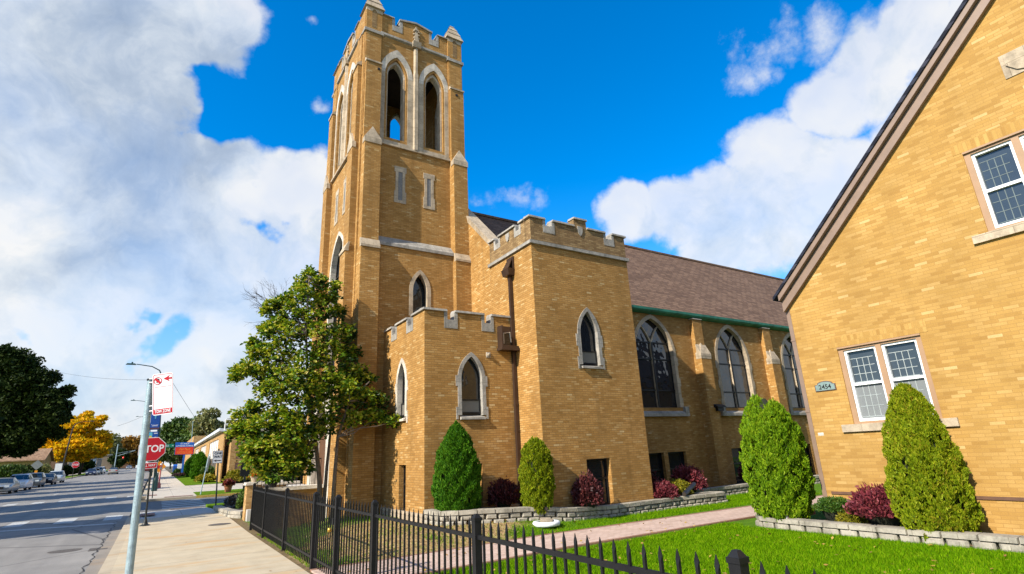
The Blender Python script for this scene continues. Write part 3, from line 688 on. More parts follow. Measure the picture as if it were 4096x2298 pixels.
# stone west portal
P4 = Face('W',4.93)
mb = MB(); panel(mb, P4, [(19.42,-.1),(22.58,-.1),(22.58,4.2),(21,4.9),(19.42,4.2)], [arch_poly(21,.95,1.2,3.0,4.1)], .34); po = mb.build('portal', M['stone_light'], CH)
mb = MB(); fbox(mb, P4, 20.05,21.95,1.2,4.1,-.33,-.25); mb.build('door', simple('oak_door', (.10,.045,.02), .5), po)

# ---- nave
NS = Face('S',16.1)
nave_holes = []; WX = [17.62, 22.96, 28.3, 33.64, 38.98, 44.3]
for c in WX: nave_holes.append(arch_poly(c,1.24,3.48,5.75,7.42))
base = []
for c in WX:
    if c > 23.9: base += [(c-1.2,c-.15),(c+.15,c+1.2)]
base += [(16.4,17.42),(17.66,18.74),(21.76,22.8)]
for a,b in base: nave_holes.append([(a,.12),(b,.12),(b,1.69),(a,1.69)])
mb = MB(); panel(mb, NS, [(10.165,-.2),(47,-.2),(47,7.62),(10.165,7.62)], nave_holes, .4)
GW, GE = Face('W',9.76), Face('E',47.05)
prof = [(16.103,-.2),(28.1,-.2),(28.1,7.62),(22.1,13.62),(16.103,7.62)]
panel(mb, GW, [(16.103,-.2),(28.1,-.2),(28.1,9.2),(22.1,15.0),(16.103,9.2)], [], .4); panel(mb, GE, prof, [], .4)
mb.build('nave_wall', M['brick'], CH)
mb = MB(); k = .967
for sg in (1,-1):
    y0, y1 = (15.93,22.1) if sg > 0 else (28.27,22.1)
    mb.hexa([(10.1,y0,7.66),(47.3,y0,7.66),(47.3,y1,13.63),(10.1,y1,13.63)],[(10.1,y0,7.76),(47.3,y0,7.76),(47.3,y1,13.73),(10.1,y1,13.73)])
mb.box(10.2,47.3,21.98,22.22,13.66,13.79)
mb.build('roof', M['shingle'], CH)
mb = MB()
for sg in (1,-1):
    y0 = 16.0 if sg > 0 else 28.2
    mb.hexa([(9.72,y0,9.12),(10.2,y0,9.12),(10.2,22.1,15.02),(9.72,22.1,15.02)],[(9.66,y0,9.42),(10.24,y0,9.42),(10.24,22.1,15.32),(9.66,22.1,15.32)])
mb.build('gable_coping', M['stone'], CH)
mb = MB(); mb.prism([(13.8,16.08,7.52),(13.8,15.88,7.58),(13.8,15.82,7.64),(13.8,15.81,7.74),(13.8,15.86,7.74),(13.8,16.08,7.67)], (33.4,0,0)); mb.build('gutter', M['copper'], CH)
for c in WX:
    w = gothic(CH, NS, c, 1.15, 3.5, 5.75, 7.33, .16, [(3.5,3.9),(4.4,4.75),(5.3,5.65)], glass_='glass_nave', sill=False, transoms=(4.22,5.55,6.28), stone_='stone', pane_d=-.2)
    mb = MB(); fbox(mb, NS, c-.05,c+.05,3.5,6.3,-.24,-.13)
    L = arc(c-1.15/2, .575, 6.28, 7.3, 6); 
    for sg in (-1,1):      # the two light heads that branch off the mullion
        pts = [(c+sg*t*.62, 6.28+.78*math.sin(t*1.45)) for t in np.linspace(0,1,7)]
        for (u0,v0),(u1,v1) in zip(pts, pts[1:]): mb.hexa([NS.p(u0-.04,v0,-.24),NS.p(u0+.04,v0,-.24),NS.p(u1+.04,v1,-.24),NS.p(u1-.04,v1,-.24)],[NS.p(u0-.04,v0,-.14),NS.p(u0+.04,v0,-.14),NS.p(u1+.04,v1,-.14),NS.p(u1-.04,v1,-.14)])
    mb.build('mullion', M['stone'], w)
    mb = MB(); fbox(mb, NS, c-.04,c+.04,3.5,6.28,-.13,-.1)
    mb.build('storm_bar', M['frame_dark'], w)
    mb = MB(); mb.prism([NS.p(c-1.42,3.12,-.1),NS.p(c-1.42,3.12,.13),NS.p(c-1.42,3.24,.13),NS.p(c-1.42,3.5,-.2),NS.p(c-1.42,3.4,-.3)], (2.84,0,0))
    for sg in (-1,1): fbox(mb, NS, c+sg*1.43-.12, c+sg*1.43+.12, 3.121, 3.52, -.1, .132)
    mb.build('sill', M['stone_grey'], w)
for a,b in base:
    mb = MB(); fbox(mb, NS, a,b,.12,1.69,-.3,-.2); w = mb.build('basement_window', M['glass'], CH)
    mb = MB()
    for q in ((a,a+.06,.12,1.69),(b-.06,b,.12,1.69),(a+.06,b-.06,1.63,1.69),(a+.06,b-.06,1.0,1.07),(a+.06,b-.06,.12,.18)): fbox(mb, NS, *q, -.2,-.14)
    mb.build('frame', M['frame_dark'], w)
for c in (20.45,25.8,31.1,36.4,41.7):
    mb = MB(); fbox(mb, NS, c-.33,c+.33,-.2,5.72,-.05,.42); fbox(mb, NS, c-.3,c+.3,5.72,7.48,-.05,.2); mb.build('pilaster', M['brick'], CH)
    mb = MB(); mb.prism([NS.p(c-.34,5.62,.43),NS.p(c-.34,5.86,.43),NS.p(c,6.38,.22),NS.p(c+.34,5.86,.43),NS.p(c+.34,5.62,.43)], (0,.3,0))
    mb.prism([NS.p(c-.35,5.72,.435),NS.p(c-.35,5.84,.435),NS.p(c-.35,6.3,.2),NS.p(c-.35,5.72,.2)], (.7,0,0)); mb.build('pilaster_cap', M['stone'], CH)
    mb = MB(); fbox(mb, NS, c-.32,c+.32,7.482,7.52,-.05,.24); mb.build('pilaster_flashing', M['stone_light'], CH)
mb = MB(); mb.prism([NS.p(20.45,3.46,.42),NS.p(20.45,3.46,.62),NS.p(20.45,3.5,.62),NS.p(20.45,3.6,.42)], (.6,0,0)); fbox(mb, NS, 20.55,20.95,3.3,3.46,.42,.55); mb.build('floodlight', M['frame_dark'], CH)

# ---- bronze rain heads and downspout
mb = MB(); x = 9.3
mb.hexa([(9.28,14.46,7.72),(9.51,14.46,7.72),(9.51,14.84,7.72),(9.28,14.84,7.72)],[(9.24,14.42,7.95),(9.51,14.42,7.95),(9.51,14.88,7.95),(9.24,14.88,7.95)])
dsp = mb.build('downspout', M['bronze'], CH)
mb = MB(); mb.prism([(9.26,14.45,7.95),(9.26,14.85,7.95),(9.47,14.8,8.36),(9.47,14.5,8.36)], (.03,0,.01)); mb.box(9.47,9.515,14.44,14.86,7.95,8.4); mb.build('rain_head_hood', M['bronze'], dsp)
mb = MB(); mb.box(9.385,9.5,14.585,14.69,-.05,7.72)
for z in (5.1,3.4,2.6,1.2): mb.box(9.375,9.51,14.57,14.698,z,z+.05)
mb.build('pipe', M['bronze'], dsp)
rh = MB(); rh.box(8.88,8.93,14.4,14.69,5.28,5.92); rh.box(8.88,9.5,14.4,14.69,5.16,5.28); rh.box(8.93,9.5,14.64,14.695,5.28,5.95); rh.box(8.84,9.54,14.36,14.69,5.12,5.2)
rhead = rh.build('rain_head', M['bronze'], CH)
mb = MB(); mb.tube([(8.99,14.66,5.3),(8.99,14.5,5.34),(8.99,14.5,5.68),(9.24,14.5,5.72),(9.27,14.5,5.4)], .026, 6); mb.build('scupper_rim', M['stone_light'], rhead)
mb = MB(); mb.box(8.99,9.25,14.5,14.62,5.3,5.7); mb.build('scupper', M['glass'], rhead)
# ------------------------------------------------------------------ gabled house on the right
house = thing('house', 'golden yellow brick house with a steep gable and grey taupe bargeboards', 'house', (13.6,2.0,0))
HO = house; HX = 13.6; HW = Face('W',HX)
RY, RZ = 0.0, 12.85           # ridge
slope = (RZ-5.72)/(7.62-RY)
def rz(y): return 5.72+(7.62-abs(y))*slope
SYM = lambda y: 2*RY-y
mb = MB()
holes = [[(4.9,2.25),(6.66,2.25),(6.66,4.04),(4.9,4.04)], [(1.62,5.77),(3.28,5.77),(3.28,7.58),(1.62,7.58)]]
panel(mb, HW, [(-7.55,-.3),(7.62,-.3),(7.62,5.7),(0,rz(0)-.06),(-7.55,5.7)], holes, .35)
mb.box(HX+.35,30,7.27,7.62,-.3,5.6); mb.box(HX+.35,30,-7.55,-7.2,-.3,5.6); mb.box(29.7,30,-7.2,7.27,-.3,5.6)
mb.build('wall', M['brick_house'], HO)
mb = MB()
for sg in (1,-1):
    e = 7.85
    mb.hexa([(HX-.28,sg*e,rz(e)),(30.3,sg*e,rz(e)),(30.3,0,rz(0)),(HX-.28,0,rz(0))],[(HX-.28,sg*e,rz(e)+.09),(30.3,sg*e,rz(e)+.09),(30.3,0,rz(0)+.12),(HX-.28,0,rz(0)+.12)])
mb.build('roof', M['shingle_dark'], HO)
for sg in (1,-1):
    mb = MB(); e = 7.72
    def bb(x0,x1,lo,hi): mb.hexa([(x0,sg*e,rz(e)-lo),(x1,sg*e,rz(e)-lo),(x1,0,rz(0)-lo),(x0,0,rz(0)-lo)],[(x0,sg*e,rz(e)-hi),(x1,sg*e,rz(e)-hi),(x1,0,rz(0)-hi),(x0,0,rz(0)-hi)])
    bb(HX-.24,HX-.12,.001,.16)
    bb(HX-.12,HX-.005,.17,.45)
    mb.prism([(HX-.12,sg*7.62,5.66),(HX-.12,sg*7.38,5.72),(HX-.12,sg*7.42,5.98),(HX-.12,sg*7.66,5.85)], (.115,0,0))
    mb.build('bargeboard', M['trim_taupe'], HO)
mb = MB(); mb.box(HX-.1,30,7.63,7.82,5.62,5.76); g_ = mb.build('gutter', M['trim_taupe'], HO)
mb = MB(); mb.box(HX+.0,HX+.09,7.625,7.73,.25,5.62)
for z in (2.6,4.4): mb.box(HX-.01,HX+.1,7.622,7.74,z,z+.05)
mb.build('downspout', M['trim_taupe'], HO)
def sash_window(y0, y1, z0, z1, mr):
    mb = MB(); f = .11; d = -.03
    for q in ((y0,y1,z1-f*.8,z1),(y0,y1,z0,z0+.05),(y0,y0+f,z0+.05,z1-f*.8),(y1-f,y1,z0+.05,z1-f*.8),((y0+y1)/2-.06,(y0+y1)/2+.06,z0+.05,z1-f*.8)): fbox(mb, HW, *q, -.3, d)
    fbox(mb, HW, y0-.0, y1+.0, z1-.04, z1-.001, -.29, .015)
    w = mb.build('window', M['frame_tan'], HO)
    for a,b in ((y0+f,(y0+y1)/2-.06),((y0+y1)/2+.06,y1-f)):
        mb = MB()
        for q in ((a,a+.05,z0+.05,z1-f*.8),(b-.05,b,z0+.05,z1-f*.8),(a+.05,b-.05,z0+.05,z0+.11),(a+.05,b-.05,mr-.03,mr+.03),(a+.05,b-.05,z1-f*.8-.05,z1-f*.8)): fbox(mb, HW, *q, -.2, -.07)
        mb.build('sash', M['frame_white'], w)
        mb = MB(); fbox(mb, HW, a+.04,b-.04,mr,z1-.1,-.18,-.15); mb.build('pane', M['glass_house'], w)
        mb = MB(); fbox(mb, HW, a+.04,b-.04,z0+.08,mr,-.16,-.13); mb.build('screen_pane', M['glass_screen'] if z0 < 4 else M['glass_house'], w)
        mb = MB()
        for z_a,z_b,dd in ((mr+.05,z1-.3,-.148),(z0+.15,mr-.04,-.128)):
            for i in range(1,4):
                u = a+.12+(b-a-.2)*i/4; fbox(mb, HW, u-.007,u+.007,z_a,z_b,dd,dd+.004)
            for i in range(0,4):
                v = z_a+(z_b-z_a)*i/3; fbox(mb, HW, a+.14,b-.07,v-.007,v+.007,dd,dd+.003)
        mb.build('leading', simple('lead_came', (.30,.33,.32) if z0<4 else (.10,.13,.13), .6), w)
    mb = MB(); fbox(mb, HW, y0-.26,y1+.26,z0-.17,z0-.002,-.2,.06); mb.build('sill', M['stone'], w)
    mb = MB(); fbox(mb, HW, y0-.16,y1+.16,z1+.004,z1+.25,-.05,.006); mb.build('soldier_course', M['soldier'], w)
    return w
sash_window(4.9,6.66,2.25,4.04,3.14); sash_window(1.62,3.28,5.77,7.58,6.63)
sh = MB(); fprism(sh, HW, [(2.26,9.25),(1.5,9.25),(1.5,8.72),(2.26,8.72)], -.05, .02); so = sh.build('shield_stone', M['stone'], HO)
mb = MB(); c, zt, w_, h = 1.88, 9.24, .62, .5
fprism(mb, HW, [(c+w_/2,zt-.02),(c-w_/2,zt-.02),(c-w_/2,zt-h*.5),(c-w_*.28,zt-h*.85),(c,zt-h),(c+w_*.28,zt-h*.85),(c+w_/2,zt-h*.5)], .0, .05); mb.build('shield', M['stone'], so)
mb = MB(); fbox(mb, HW, -7.5,7.5,.70,.76,-.05,.025); mb.build('water_table', simple('brown_ledge', (.12,.06,.035), .7), HO)
mb = MB(); fbox(mb, HW, 7.4,7.54,2.03,2.1,-.05,.006); mb.build('vent_brick', M['stone_light'], HO)
# number plate
mb = MB(); pl_ = [(7.37,3.07),(7.37,3.22),(7.31,3.23)]+[(7.12+.19*math.cos(t),3.23+.075*math.sin(t)) for t in np.linspace(0,math.pi,9)]+[(6.93,3.23),(6.87,3.22),(6.87,3.07)]
fprism(mb, HW, pl_, -.01, .025); plate = mb.build('number_plate', simple('dark_brown_rim', (.10,.06,.05), .5), HO)
mb = MB(); fprism(mb, HW, [(7.12+(u-7.12)*.92, 3.16+(v-3.16)*.86) for u,v in pl_], .02, .03); mb.build('plate_face', simple('pale_green_plate', (.17,.235,.22), .5), plate)
def text_mesh(name, txt, size, mat_, parent, origin, udir, vdir, depth=.003, align='CENTER', bold=0.0, sx=1.0, space=1.0, font_shear=0.0):
    cu = bpy.data.curves.new('lettering', 'FONT'); cu.body = txt; cu.size = size; cu.align_x = align; cu.align_y = 'CENTER'
    cu.extrude = depth; cu.offset = bold*size; cu.space_character = space; cu.shear = font_shear; cu.resolution_u = 3
    ob = bpy.data.objects.new('lettering', cu); COL.objects.link(ob)
    dg = bpy.context.evaluated_depsgraph_get(); me = bpy.data.meshes.new_from_object(ob.evaluated_get(dg))
    bpy.data.objects.remove(ob); bpy.data.curves.remove(cu)
    u, v = Vector(udir).normalized(), Vector(vdir).normalized(); n = u.cross(v)
    off = Vector(parent_origin(parent)) if parent else Vector((0,0,0))
    me.transform(Matrix(((u.x*sx,v.x,n.x,origin[0]-off.x),(u.y*sx,v.y,n.y,origin[1]-off.y),(u.z*sx,v.z,n.z,origin[2]-off.z),(0,0,0,1))))
    me.materials.clear(); me.materials.append(mat_)
    return link(name, me, parent)
M['black_paint'] = simple('black_paint', (.015,.015,.016), .5)
text_mesh('house_number', '2454', .15, M['black_paint'], plate, (HX-.033,7.12,3.16), (0,-1,0), (0,0,1), bold=.012)
# ------------------------------------------------------------------ iron fence
fence = thing('iron_fence', 'long black iron fence of pointed pickets and square posts along the sidewalk', 'fence', (2.82,10.0,0))
FXX = 2.82
posts = [20.45,18.0,14.95,11.97,10.35,8.37,5.22,2.16,-.9]
M['fence'] = simple('black_fence_paint', (.009,.009,.010), .5, .25, 8, 0, .25)
for y in posts:
    z0 = g(y)-.15; t = 1.40+g(y); r = .038 if y not in (11.97,10.35) else .048
    mb = MB(); mb.box(FXX-r,FXX+r,y-r,y+r,z0,t-.05); mb.box(FXX-r-.006,FXX+r+.006,y-r-.006,y+r+.006,t-.05,t-.02)
    mb.hexa([(FXX-r,y-r,t-.02),(FXX+r,y-r,t-.02),(FXX+r,y+r,t-.02),(FXX-r,y+r,t-.02)],[(FXX-r*.45,y-r*.45,t+.015),(FXX+r*.45,y-r*.45,t+.015),(FXX+r*.45,y+r*.45,t+.015),(FXX-r*.45,y+r*.45,t+.015)])
    mb.build('post', M['fence'], fence)
for a,b in zip(posts[1:], posts):
    for z in (1.2,.2):
        mb = MB(); mb.hexa([(FXX-.014,a+.04,z-.02+g(a)),(FXX+.014,a+.04,z-.02+g(a)),(FXX+.014,b-.04,z-.02+g(b)),(FXX-.014,b-.04,z-.02+g(b))],[(FXX-.014,a+.04,z+.02+g(a)),(FXX+.014,a+.04,z+.02+g(a)),(FXX+.014,b-.04,z+.02+g(b)),(FXX-.014,b-.04,z+.02+g(b))])
        mb.build('rail', M['fence'], fence)
def picket(mb, y):
    r = .0105; z0 = .06+g(y); t = 1.375+g(y)
    mb.box(FXX-r,FXX+r,y-r,y+r,z0,t-.085)
    mb.hexa([(FXX-r,y-r,t-.085),(FXX+r,y-r,t-.085),(FXX+r,y+r,t-.085),(FXX-r,y+r,t-.085)],[(FXX-.004,y-.017,t-.055),(FXX+.004,y-.017,t-.055),(FXX+.004,y+.017,t-.055),(FXX-.004,y+.017,t-.055)])
    mb.hexa([(FXX-.004,y-.017,t-.055),(FXX+.004,y-.017,t-.055),(FXX+.004,y+.017,t-.055),(FXX-.004,y+.017,t-.055)],[(FXX-.001,y-.002,t),(FXX+.001,y-.002,t),(FXX+.001,y+.002,t),(FXX-.001,y+.002,t)])
ys = []
for a,b in zip(posts[1:], posts):
    n = round((b-a)/.1485); ys += [a+(b-a)*i/n for i in range(1,n)]
ys.sort(); far_mb = MB(); k = 0
for y in ys:
    if y < 1.3: picket(far_mb, y); continue
    k += 1
    if k <= 99: mb = MB(); picket(mb, y); mb.build('picket', M['fence'], fence)
    else: picket(far_mb, y)
tag(far_mb.build('far_pickets', M['fence'], fence), kind='stuff')
mb = MB(); mb.box(FXX-.06,FXX+.05,10.42,10.5,.92,1.02)
mb.build('gate_latch', M['fence'], fence)
mb = MB(); mb.lathe((FXX-.06,10.62,.78), [(.0,0),(.03,.01),(.042,.04),(.03,.075),(.0,.085)], 10)
tag(mb.build('door_knob', simple('brass', (.55,.33,.06), .35, .1, 5, .8), None, smooth=True), 'small brass coloured knob hanging on the fence gate', 'knob')

# ------------------------------------------------------------------ retaining walls
def block_wall(name, label, path, h, rows, th=.26, z0=-.05, bl=.42, slim=.12, lift=False):
    L = [0]
    for a,b in zip(path, path[1:]): L.append(L[-1]+math.hypot(b[0]-a[0], b[1]-a[1]))
    def at(s):
        s = max(0,min(L[-1]-1e-6,s))
        for i in range(len(path)-1):
            if s <= L[i+1]: break
        t = (s-L[i])/(L[i+1]-L[i]); a,b = path[i],path[i+1]
        d = Vector((b[0]-a[0],b[1]-a[1])).normalized()
        return Vector((a[0]+(b[0]-a[0])*t, a[1]+(b[1]-a[1])*t)), Vector((-d.y,d.x))   # inward = left
    mb = MB(); rnd = random.Random(len(path)*7+rows)
    rh = (h-slim-z0)/rows
    for r in range(rows+1):
        cap = r == rows; hh = slim if cap else rh; zb = z0+r*rh; s = -.2*(r%2) if not cap else 0; ln = bl*(1.15 if cap else .8)
        while s < L[-1]:
            gp = .006 if cap else .022
            a, na = at(s+gp); b, nb = at(min(s+ln,L[-1])-gp); c_, nc = at((s+min(s+ln,L[-1]))/2)
            pr_ = (.02 if cap else rnd.uniform(.0,.03)); f = .0 if cap else -.012*r
            if (b-a).length > .05:
                def pt(p,n,d,z): q = p+n*d; return (q.x,q.y,z+(float(yard_h(p.x,p.y)) if lift else 0))
                e = .012 if cap else .03
                o = len(mb.v)
                # split-face block: bevelled front
                mb.hexa([pt(a,na,th,zb),pt(b,nb,th,zb),pt(b,nb,.03-f,zb),pt(a,na,.03-f,zb)],[pt(a,na,th,zb+hh-.004),pt(b,nb,th,zb+hh-.004),pt(b,nb,.03-f,zb+hh-.004),pt(a,na,.03-f,zb+hh-.004)])
                du = (b-a)*(.12 if not cap else .02)
                A, B = a+du, b-du
                mb.hexa([pt(a,na,.0305-f,zb+.002),pt(b,nb,.0305-f,zb+.002),pt(b,nb,.0305-f,zb+hh-.006),pt(a,na,.0305-f,zb+hh-.006)],
                        [pt(A,na,-pr_-f,zb+e),pt(B,nb,-pr_-f+rnd.uniform(-.008,.008),zb+e),pt(B,nb,-pr_-f,zb+hh-e),pt(A,na,-pr_-f+rnd.uniform(-.008,.008),zb+hh-e)])
            s += ln
    return tag(mb.build(name, M['block']), label, 'garden wall')
p1 = [(19.0,14.2),(17.0,14.0)]
block_wall('retaining_wall', 'low grey block wall curving in front of the church with shaded blocks',
    WALL, .34, 2, .24, -.05, .42, .12, True)
block_wall('retaining_wall', 'straight low block wall along the nave beyond the rounded wall end', [(16.4,14.35),(19.0,14.5),(24,14.55),(30,14.6)], .34, 2, .26)
block_wall('retaining_wall', 'pale tan block wall edging the flower bed of the yellow house', [(13.55,9.15),(13.0,9.2),(12.7,9.05),(12.52,8.6),(12.48,7.5),(12.42,5.5),(12.5,3.5),(12.5,-1)][::-1][::-1] if False else [(12.5,-1),(12.5,3.5),(12.42,5.5),(12.48,7.5),(12.52,8.6),(12.7,9.05),(13.0,9.2),(13.55,9.15)][::-1], .22, 1, .3, -.06, .48, .11)
def soil(name, pts, z):
    mb = MB(); mb.prism([(x,y,z+float(yard_h(x,y))) for x,y in pts], (0,0,-.4)); return struct(mb.build(name, M['mulch']))
soil('flower_bed', [(6.42,14.8),(6.44,13.85),(6.7,13.55),(7.0,13.45),(7.8,13.2),(8.72,13.05),(9.3,12.9),(9.75,12.82),(10.3,12.85),(10.9,13.05),(11.5,13.2),(12.7,13.22),(14.6,13.25),(16.2,13.07),(16.8,13.1),(16.88,13.3),(16.7,13.5),(16.2,13.7),(16.3,14.5),(30,14.8),(30,16.3),(13.7,16.3),(13.7,14.8)], .20)
soil('house_flower_bed', [(12.75,-1),(12.75,3.5),(12.67,5.5),(12.73,7.5),(12.77,8.5),(12.95,8.9),(13.2,8.95),(13.7,8.9),(13.7,-1)], .10)

# ------------------------------------------------------------------ foliage kits
def quads_from(P, U, Vv):       # diamond leaves: centre, half-length vector, half-width vector
    n = len(P); A = np.stack([P-U, P+Vv-U*.1, P+U, P-Vv-U*.1], 1).reshape(-1,3)
    return A, np.arange(4*n).reshape(-1,4)
def unit(v): return v/np.maximum(1e-9, np.linalg.norm(v, axis=1, keepdims=True))
def rnd_dirs(n): return unit(RNG.normal(size=(n,3)))
LEAF = {}
LEAF['arbor'] = leafmat('bright_arborvitae', [(.15,(.05,.12,.003)),(.45,(.13,.25,.005)),(.75,(.24,.37,.010)),(.97,(.34,.40,.02))], .3, .6, .15)
LEAF['arbor_gold'] = leafmat('golden_arborvitae', [(.15,(.08,.13,.003)),(.45,(.19,.26,.006)),(.75,(.29,.32,.010)),(.97,(.33,.21,.03))], .3, .6, .15)
LEAF['arbor_dark'] = leafmat('deep_green_arborvitae', [(.15,(.018,.075,.003)),(.5,(.05,.16,.006)),(.8,(.11,.25,.010)),(.97,(.17,.26,.02))], .3, .6, .15)
LEAF['barberry'] = leafmat('dark_red_barberry', [(.15,(.035,.012,.014)),(.5,(.085,.022,.024)),(.8,(.16,.035,.035)),(.97,(.17,.09,.03))], .2)
LEAF['barberry_bright'] = leafmat('crimson_barberry', [(.15,(.07,.012,.02)),(.5,(.17,.028,.04)),(.8,(.27,.05,.06)),(.97,(.15,.10,.03))], .25)
LEAF['box'] = leafmat('clipped_box', [(.2,(.02,.06,.006)),(.6,(.05,.115,.01)),(.95,(.12,.15,.02))], .2)
LEAF['yellow'] = leafmat('yellow_green_shrub', [(.15,(.10,.12,.008)),(.5,(.21,.20,.012)),(.8,(.34,.28,.02)),(.97,(.33,.17,.02))], .3)
LEAF['core'] = simple('dark_core', (.012,.014,.006), .95, .3, 8)  # near-black filler body; shade between the leaves is put into its colour
LEAF['bark'] = simple('grey_brown_bark', (.13,.10,.075), .9, .35, 9, bump=.9)
LEAF['bark_dark'] = simple('dark_bark', (.035,.025,.018), .95, .3, 9, bump=.8)
def conifer(name, label, cat, loc, h, r, mat_, n=16000, leaf=.055, lob=1.0, prof=None, top2=None, group=None, seed=1, squash=1.0, twin=0):
    "dense evergreen built of small upright sprays over a solid dark core"
    t = thing(name, label, cat, loc, group)
    prof = prof or [(0,.62),(.08,.86),(.25,1.0),(.45,.97),(.65,.78),(.82,.5),(.93,.25),(1.0,.03)]
    zs, rs = np.array([p[0] for p in prof]), np.array([p[1] for p in prof])
    rg = np.random.default_rng(seed)
    z = rg.random(n*2); keep = rg.random(n*2) < np.interp(z, zs, rs)+.08; z = rg.permutation(z[keep])[:n]; n = len(z)
    a = rg.random(n)*2*np.pi
    clump = .09*np.sin(a*5+z*17+seed)+.07*np.sin(a*9-z*31+seed*2)+.05*np.sin(a*17+z*53)
    gap = np.maximum(0, np.sin(a*4+z*9+seed*3)*np.sin(z*23-a*3)+.35*np.sin(a*13+z*41)) > .72
    R = r*np.interp(z, zs, rs)*(1+lob*clump-.17*gap)-.03*rg.random(n)*r
    P = np.stack([R*np.cos(a), R*np.sin(a)*squash, z*h+.04*rg.normal(size=n)*r], 1)
    if twin:
        up_k = np.clip((z-.72)/.2, 0, 1); P[:,:2] *= (1-.38*up_k)[:,None]; sg = np.where(rg.random(n) < .5, -1, 1); P[:,1] += sg*twin*r*up_k; P[:,2] -= (sg > 0)*0+(sg < 0)*.05*up_k*h
    out = np.stack([np.cos(a), np.sin(a), .15+.0*a], 1)
    upv = unit(np.stack([out[:,0]*.55, out[:,1]*.55, np.ones(n)], 1)+rg.normal(size=(n,3))*.38)
    side = unit(np.cross(upv, unit(out+rg.normal(size=(n,3))*.45)))
    s = leaf*(.6+.8*rg.random(n))[:,None]
    V, F = quads_from(P, upv*s, side*s*.42)
    # second, crossing blade of each spray
    side2 = unit(np.cross(upv, side)+side*.5); V2, F2 = quads_from(P+upv*s*.2, unit(upv+side2*.7)*s*.9, side2*s*.36)
    V = np.concatenate([V, V2]); F = np.concatenate([F, F2+len(F)*4])
    V += np.array(loc)
    np_mesh('foliage', V, F, mat_, t)
    mb = MB(); mb.lathe(loc, [(max(.01,r*v*(.76 if not twin or zz < .7 else .45)),zz*h*.97+.02) for zz,v in prof], 14); mb.build('core_body', LEAF['core'], t, smooth=True)
    return t
def bush(name, label, cat, loc, rx, ry, h, mat_, n=5000, leaf=.04, spiky=.0, group=None, seed=3, lift=.35, core=.72):
    t = thing(name, label, cat, loc, group); rg = np.random.default_rng(seed)
    d = unit(rg.normal(size=(n,3))); d[:,2] = np.abs(d[:,2])*1.0-.25*rg.random(n)
    az = np.arctan2(d[:,1], d[:,0])
    k = 1+.16*np.sin(az*4+seed)*np.cos(d[:,2]*6+seed)+.10*np.sin(az*9+d[:,2]*11)+(.22*spiky*rg.random(n)**3)
    rad_ = k*(1-.28*rg.random(n)**2)
    P = np.stack([d[:,0]*rx*rad_, d[:,1]*ry*rad_, h*(lift+(1-lift)*d[:,2]*rad_)], 1); P[:,2] = np.maximum(P[:,2], .03)
    ax = unit(d+rg.normal(size=(n,3))*.6+np.array([0,0,.5])); sd = unit(np.cross(ax, rnd_dirs(n)))
    s = leaf*(.6+.8*rg.random(n))[:,None]
    V, F = quads_from(P, ax*s, sd*s*.5); V += np.array(loc); np_mesh('foliage', V, F, mat_, t)
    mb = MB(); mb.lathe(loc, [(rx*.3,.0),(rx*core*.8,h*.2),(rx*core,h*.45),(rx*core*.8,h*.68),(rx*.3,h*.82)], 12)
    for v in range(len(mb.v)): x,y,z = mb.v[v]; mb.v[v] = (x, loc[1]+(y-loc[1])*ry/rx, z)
    mb.build('core_body', LEAF['core'], t, smooth=True)
    return t
def tw(px, py, y): p = ony(px, py, y); return (p[0], p[1])
conifer('conical_shrub', 'dark green conical arborvitae at the corner of the small battlemented block', 'shrub', (7.0,14.0,.44), 2.42, .57, LEAF['arbor_dark'], 15000, .05, prof=[(0,.75),(.1,.97),(.3,1.03),(.5,.98),(.68,.82),(.82,.58),(.93,.30),(1,.04)], seed=2)
conifer('conical_shrub', 'yellowish green blunt arborvitae beside the brown downspout', 'shrub', (9.03,13.12,.38), 1.96, .43, LEAF['arbor_gold'], 11000, .042, prof=[(0,.6),(.12,.9),(.35,1.0),(.6,.98),(.8,.85),(.92,.58),(1,.15)], seed=5)
conifer('conical_shrub', 'broad bright green arborvitae with twin tips at the house corner', 'shrub', (13.0,8.42,.1), 2.98, .66, LEAF['arbor'], 24000, .046, prof=[(0,.6),(.1,.9),(.3,1.04),(.5,1.04),(.7,.95),(.85,.78),(.94,.5),(1,.12)], twin=.34, seed=8)
conifer('conical_shrub', 'tall yellow green arborvitae with a pointed top in front of the house window', 'shrub', (12.98,5.22,.1), 2.85, .60, LEAF['arbor_gold'], 26000, .043, prof=[(0,.82),(.1,1.02),(.3,1.03),(.5,.94),(.7,.76),(.85,.55),(.94,.36),(1,.10)], seed=12)
bush('barberry_bush', 'tall dark red barberry under the basement window of the large block', 'bush', (10.75,13.05,.25), .42, .38, 1.0, LEAF['barberry'], 5200, .045, .6, seed=4)
bush('barberry_bush', 'shaded dark barberry between the two arborvitae by the downspout', 'bush', (8.6,14.25,.42), .45, .32, .82, LEAF['barberry'], 3600, .045, .6, seed=6)
bush('barberry_bush', 'low rounded red barberry at the east corner of the large block', 'bush', (14.35,13.55,.2), .55, .42, .62, LEAF['barberry_bright'], 5200, .04, .4, seed=7)
bush('barberry_bush', 'bright red barberry behind the yellow shrub by the nave', 'bush', (16.6,14.35,.2), .62, .5, 1.0, LEAF['barberry_bright'], 5600, .045, .8, seed=9)
bush('barberry_bush', 'thin dark red barberry against the paired basement windows', 'bush', (15.5,15.3,.2), .4, .3, 1.0, LEAF['barberry'], 1200, .05, 1.2, seed=10, core=.2)
bush('barberry_bush', 'small dark barberry half hidden behind the house corner shrub', 'bush', (21.6,15.2,.2), .5, .4, 1.0, LEAF['barberry'], 3000, .05, .5, seed=11)
bush('yellow_bush', 'small yellow green shrub between two red barberries', 'bush', (15.35,13.75,.2), .48, .42, .62, LEAF['yellow'], 4800, .035, .1, seed=13)
